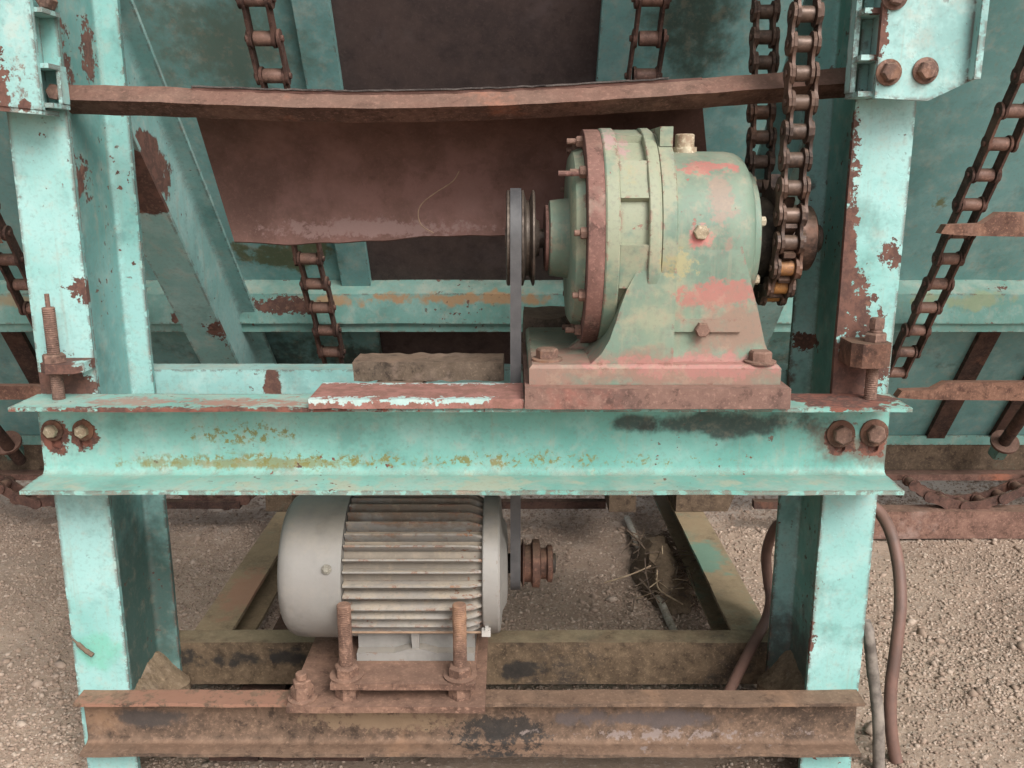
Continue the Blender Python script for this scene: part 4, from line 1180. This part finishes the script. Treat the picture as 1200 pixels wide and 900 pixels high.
# ------------------------------------------------------------------ hoses, conduit, pipe, litter
o = B().tube(catmull([P(1012, 586, 1.80), P(1030, 600, 1.78), P(1044, 625, 1.74), P(1053, 665, 1.70), P(1055, 710, 1.66), P(1050, 760, 1.63), P(1044, 805, 1.61), P(1044, 850, 1.59), P(1050, 890, 1.575), P(1062, 915, 1.56)], 8), 0.0125, 12).build('rubber_hose', 'hose')
tag(o, 'red-brown rubber hose hanging down right of the right post', 'hose')
o = B().tube(catmull([P(915, 612, 1.82), P(905, 625, 1.84), P(898, 650, 1.86), P(900, 680, 1.86), P(903, 702, 1.845), P(899, 722, 1.81), P(891, 740, 1.765), P(880, 760, 1.725), P(862, 795, 1.66), P(850, 822, 1.60), P(842, 850, 1.555)], 8), 0.0115, 12).build('rubber_hose', 'hose')
tag(o, 'red-brown rubber hose looping inside the right post over the rear base beam', 'hose')
o = B().tube(catmull([P(1013, 728, 1.62), P(1018, 745, 1.60), P(1023, 790, 1.59), P(1029, 840, 1.57), P(1030, 905, 1.55), P(1032, 925, 1.545)], 8), 0.0115, 12, 0.05).build('conduit', 'conduit')
tag(o, 'mottled brown conduit pipe standing beside the right post foot', 'pipe')
o = B().tube([Vector((P(735, 602, 2.8).x, 2.80, GZ + 0.03)), Vector((P(757, 650, 2.45).x, 2.45, GZ + 0.025)), Vector((P(768, 680, 2.3).x, 2.28, GZ + 0.022)), Vector((P(797, 750, 2.0).x, 1.97, GZ + 0.02))], 0.0105, 10).build('grey_pipe', 'grey_pipe')
tag(o, 'thin grey pipe lying on the ground under the straw heap', 'pipe')
# straw and dirt heap
cl = thing('straw_heap', (P(765, 650, 2.45).x, 2.45, GZ), 'heap of wet straw and dirt against the right sill beam', 'straw heap')
b = B()
hx, hy = 0.435, 2.42
b.lathe([(0.0, 0.085), (0.02, 0.08), (0.05, 0.062), (0.08, 0.04), (0.10, 0.0)], (hx, hy, GZ - 0.005), (0, 0, 1), 18)
bmesh.ops.subdivide_edges(b.bm, edges=b.bm.edges, cuts=1, use_grid_fill=True)
for v in b.bm.verts: v.co.y = hy + (v.co.y - hy) * 3.0
b.rough(0.014, 26).build('dirt_core', 'dirt_dark', cl)
def straws(n, mat, name, spread, rmax):
    b = B()
    for i in range(n):
        t = random.uniform(-1, 1)
        c = Vector((hx + random.gauss(0, 0.03) * spread, hy + t * 0.22, GZ + random.uniform(0.015, 0.09) * (1 - abs(t) * 0.5)))
        d = Vector((random.uniform(-1, 1), random.uniform(-1, 1), random.uniform(-0.4, 0.5))).normalized() * random.uniform(0.025, 0.075)
        m_ = c + Vector((random.uniform(-0.01, 0.01), random.uniform(-0.01, 0.01), random.uniform(0, 0.015)))
        b.tube([c - d, m_, c + d], random.uniform(0.0008, rmax), 4)
    return b.build(name, mat, cl)
straws(150, 'darkstraw', 'dark_straw', 1.2, 0.003)['kind'] = 'stuff'
straws(16, 'straw', 'dry_straw', 1.2, 0.0018)['kind'] = 'stuff'
for pts, lab in (([P(708, 683, 2.3), P(740, 673, 2.32), P(765, 662, 2.36)], 'long dry straw stalk poking left from the straw heap'),
                 ([P(770, 668, 2.30), P(772, 690, 2.24), P(800, 708, 2.14)], 'curved dry straw stalk at the near end of the straw heap')):
    tag(B().tube(catmull(pts, 5), 0.0022, 6).build('straw_stalk', 'straw'), lab, 'straw')
tag(B().tube(catmull([P(84, 748, 1.488), P(92, 755, 1.491), P(100, 762, 1.491), P(109, 768, 1.488)], 4), [0.002] * 4 + [0.0042] * 9, 8, 0.15).build('twig', 'darkstraw'), 'dark twig stuck on the front of the left post', 'twig')
# plank floor pieces between the base beams on the left
for k in range(3):
    b = B(); x0 = -0.60 + k * 0.105
    b.box(x0, x0 + 0.095, 1.56, 2.5, GZ + 0.012, GZ + 0.034, 2); b.rough(0.003, 12)
    tag(b.build('floor_plank', M['rust_dark']), ('dark floor plank nearest the left sill beam', 'dark floor plank in the middle under the motor cover', 'dark floor plank farthest from the left sill beam')[k], 'plank', 'dark planks on the ground')

# ------------------------------------------------------------------ lift the place onto z = 0
for o in list(sc.objects):
    if o.parent is None and o.type not in ('CAMERA', 'LIGHT'):
        o.location.z += H
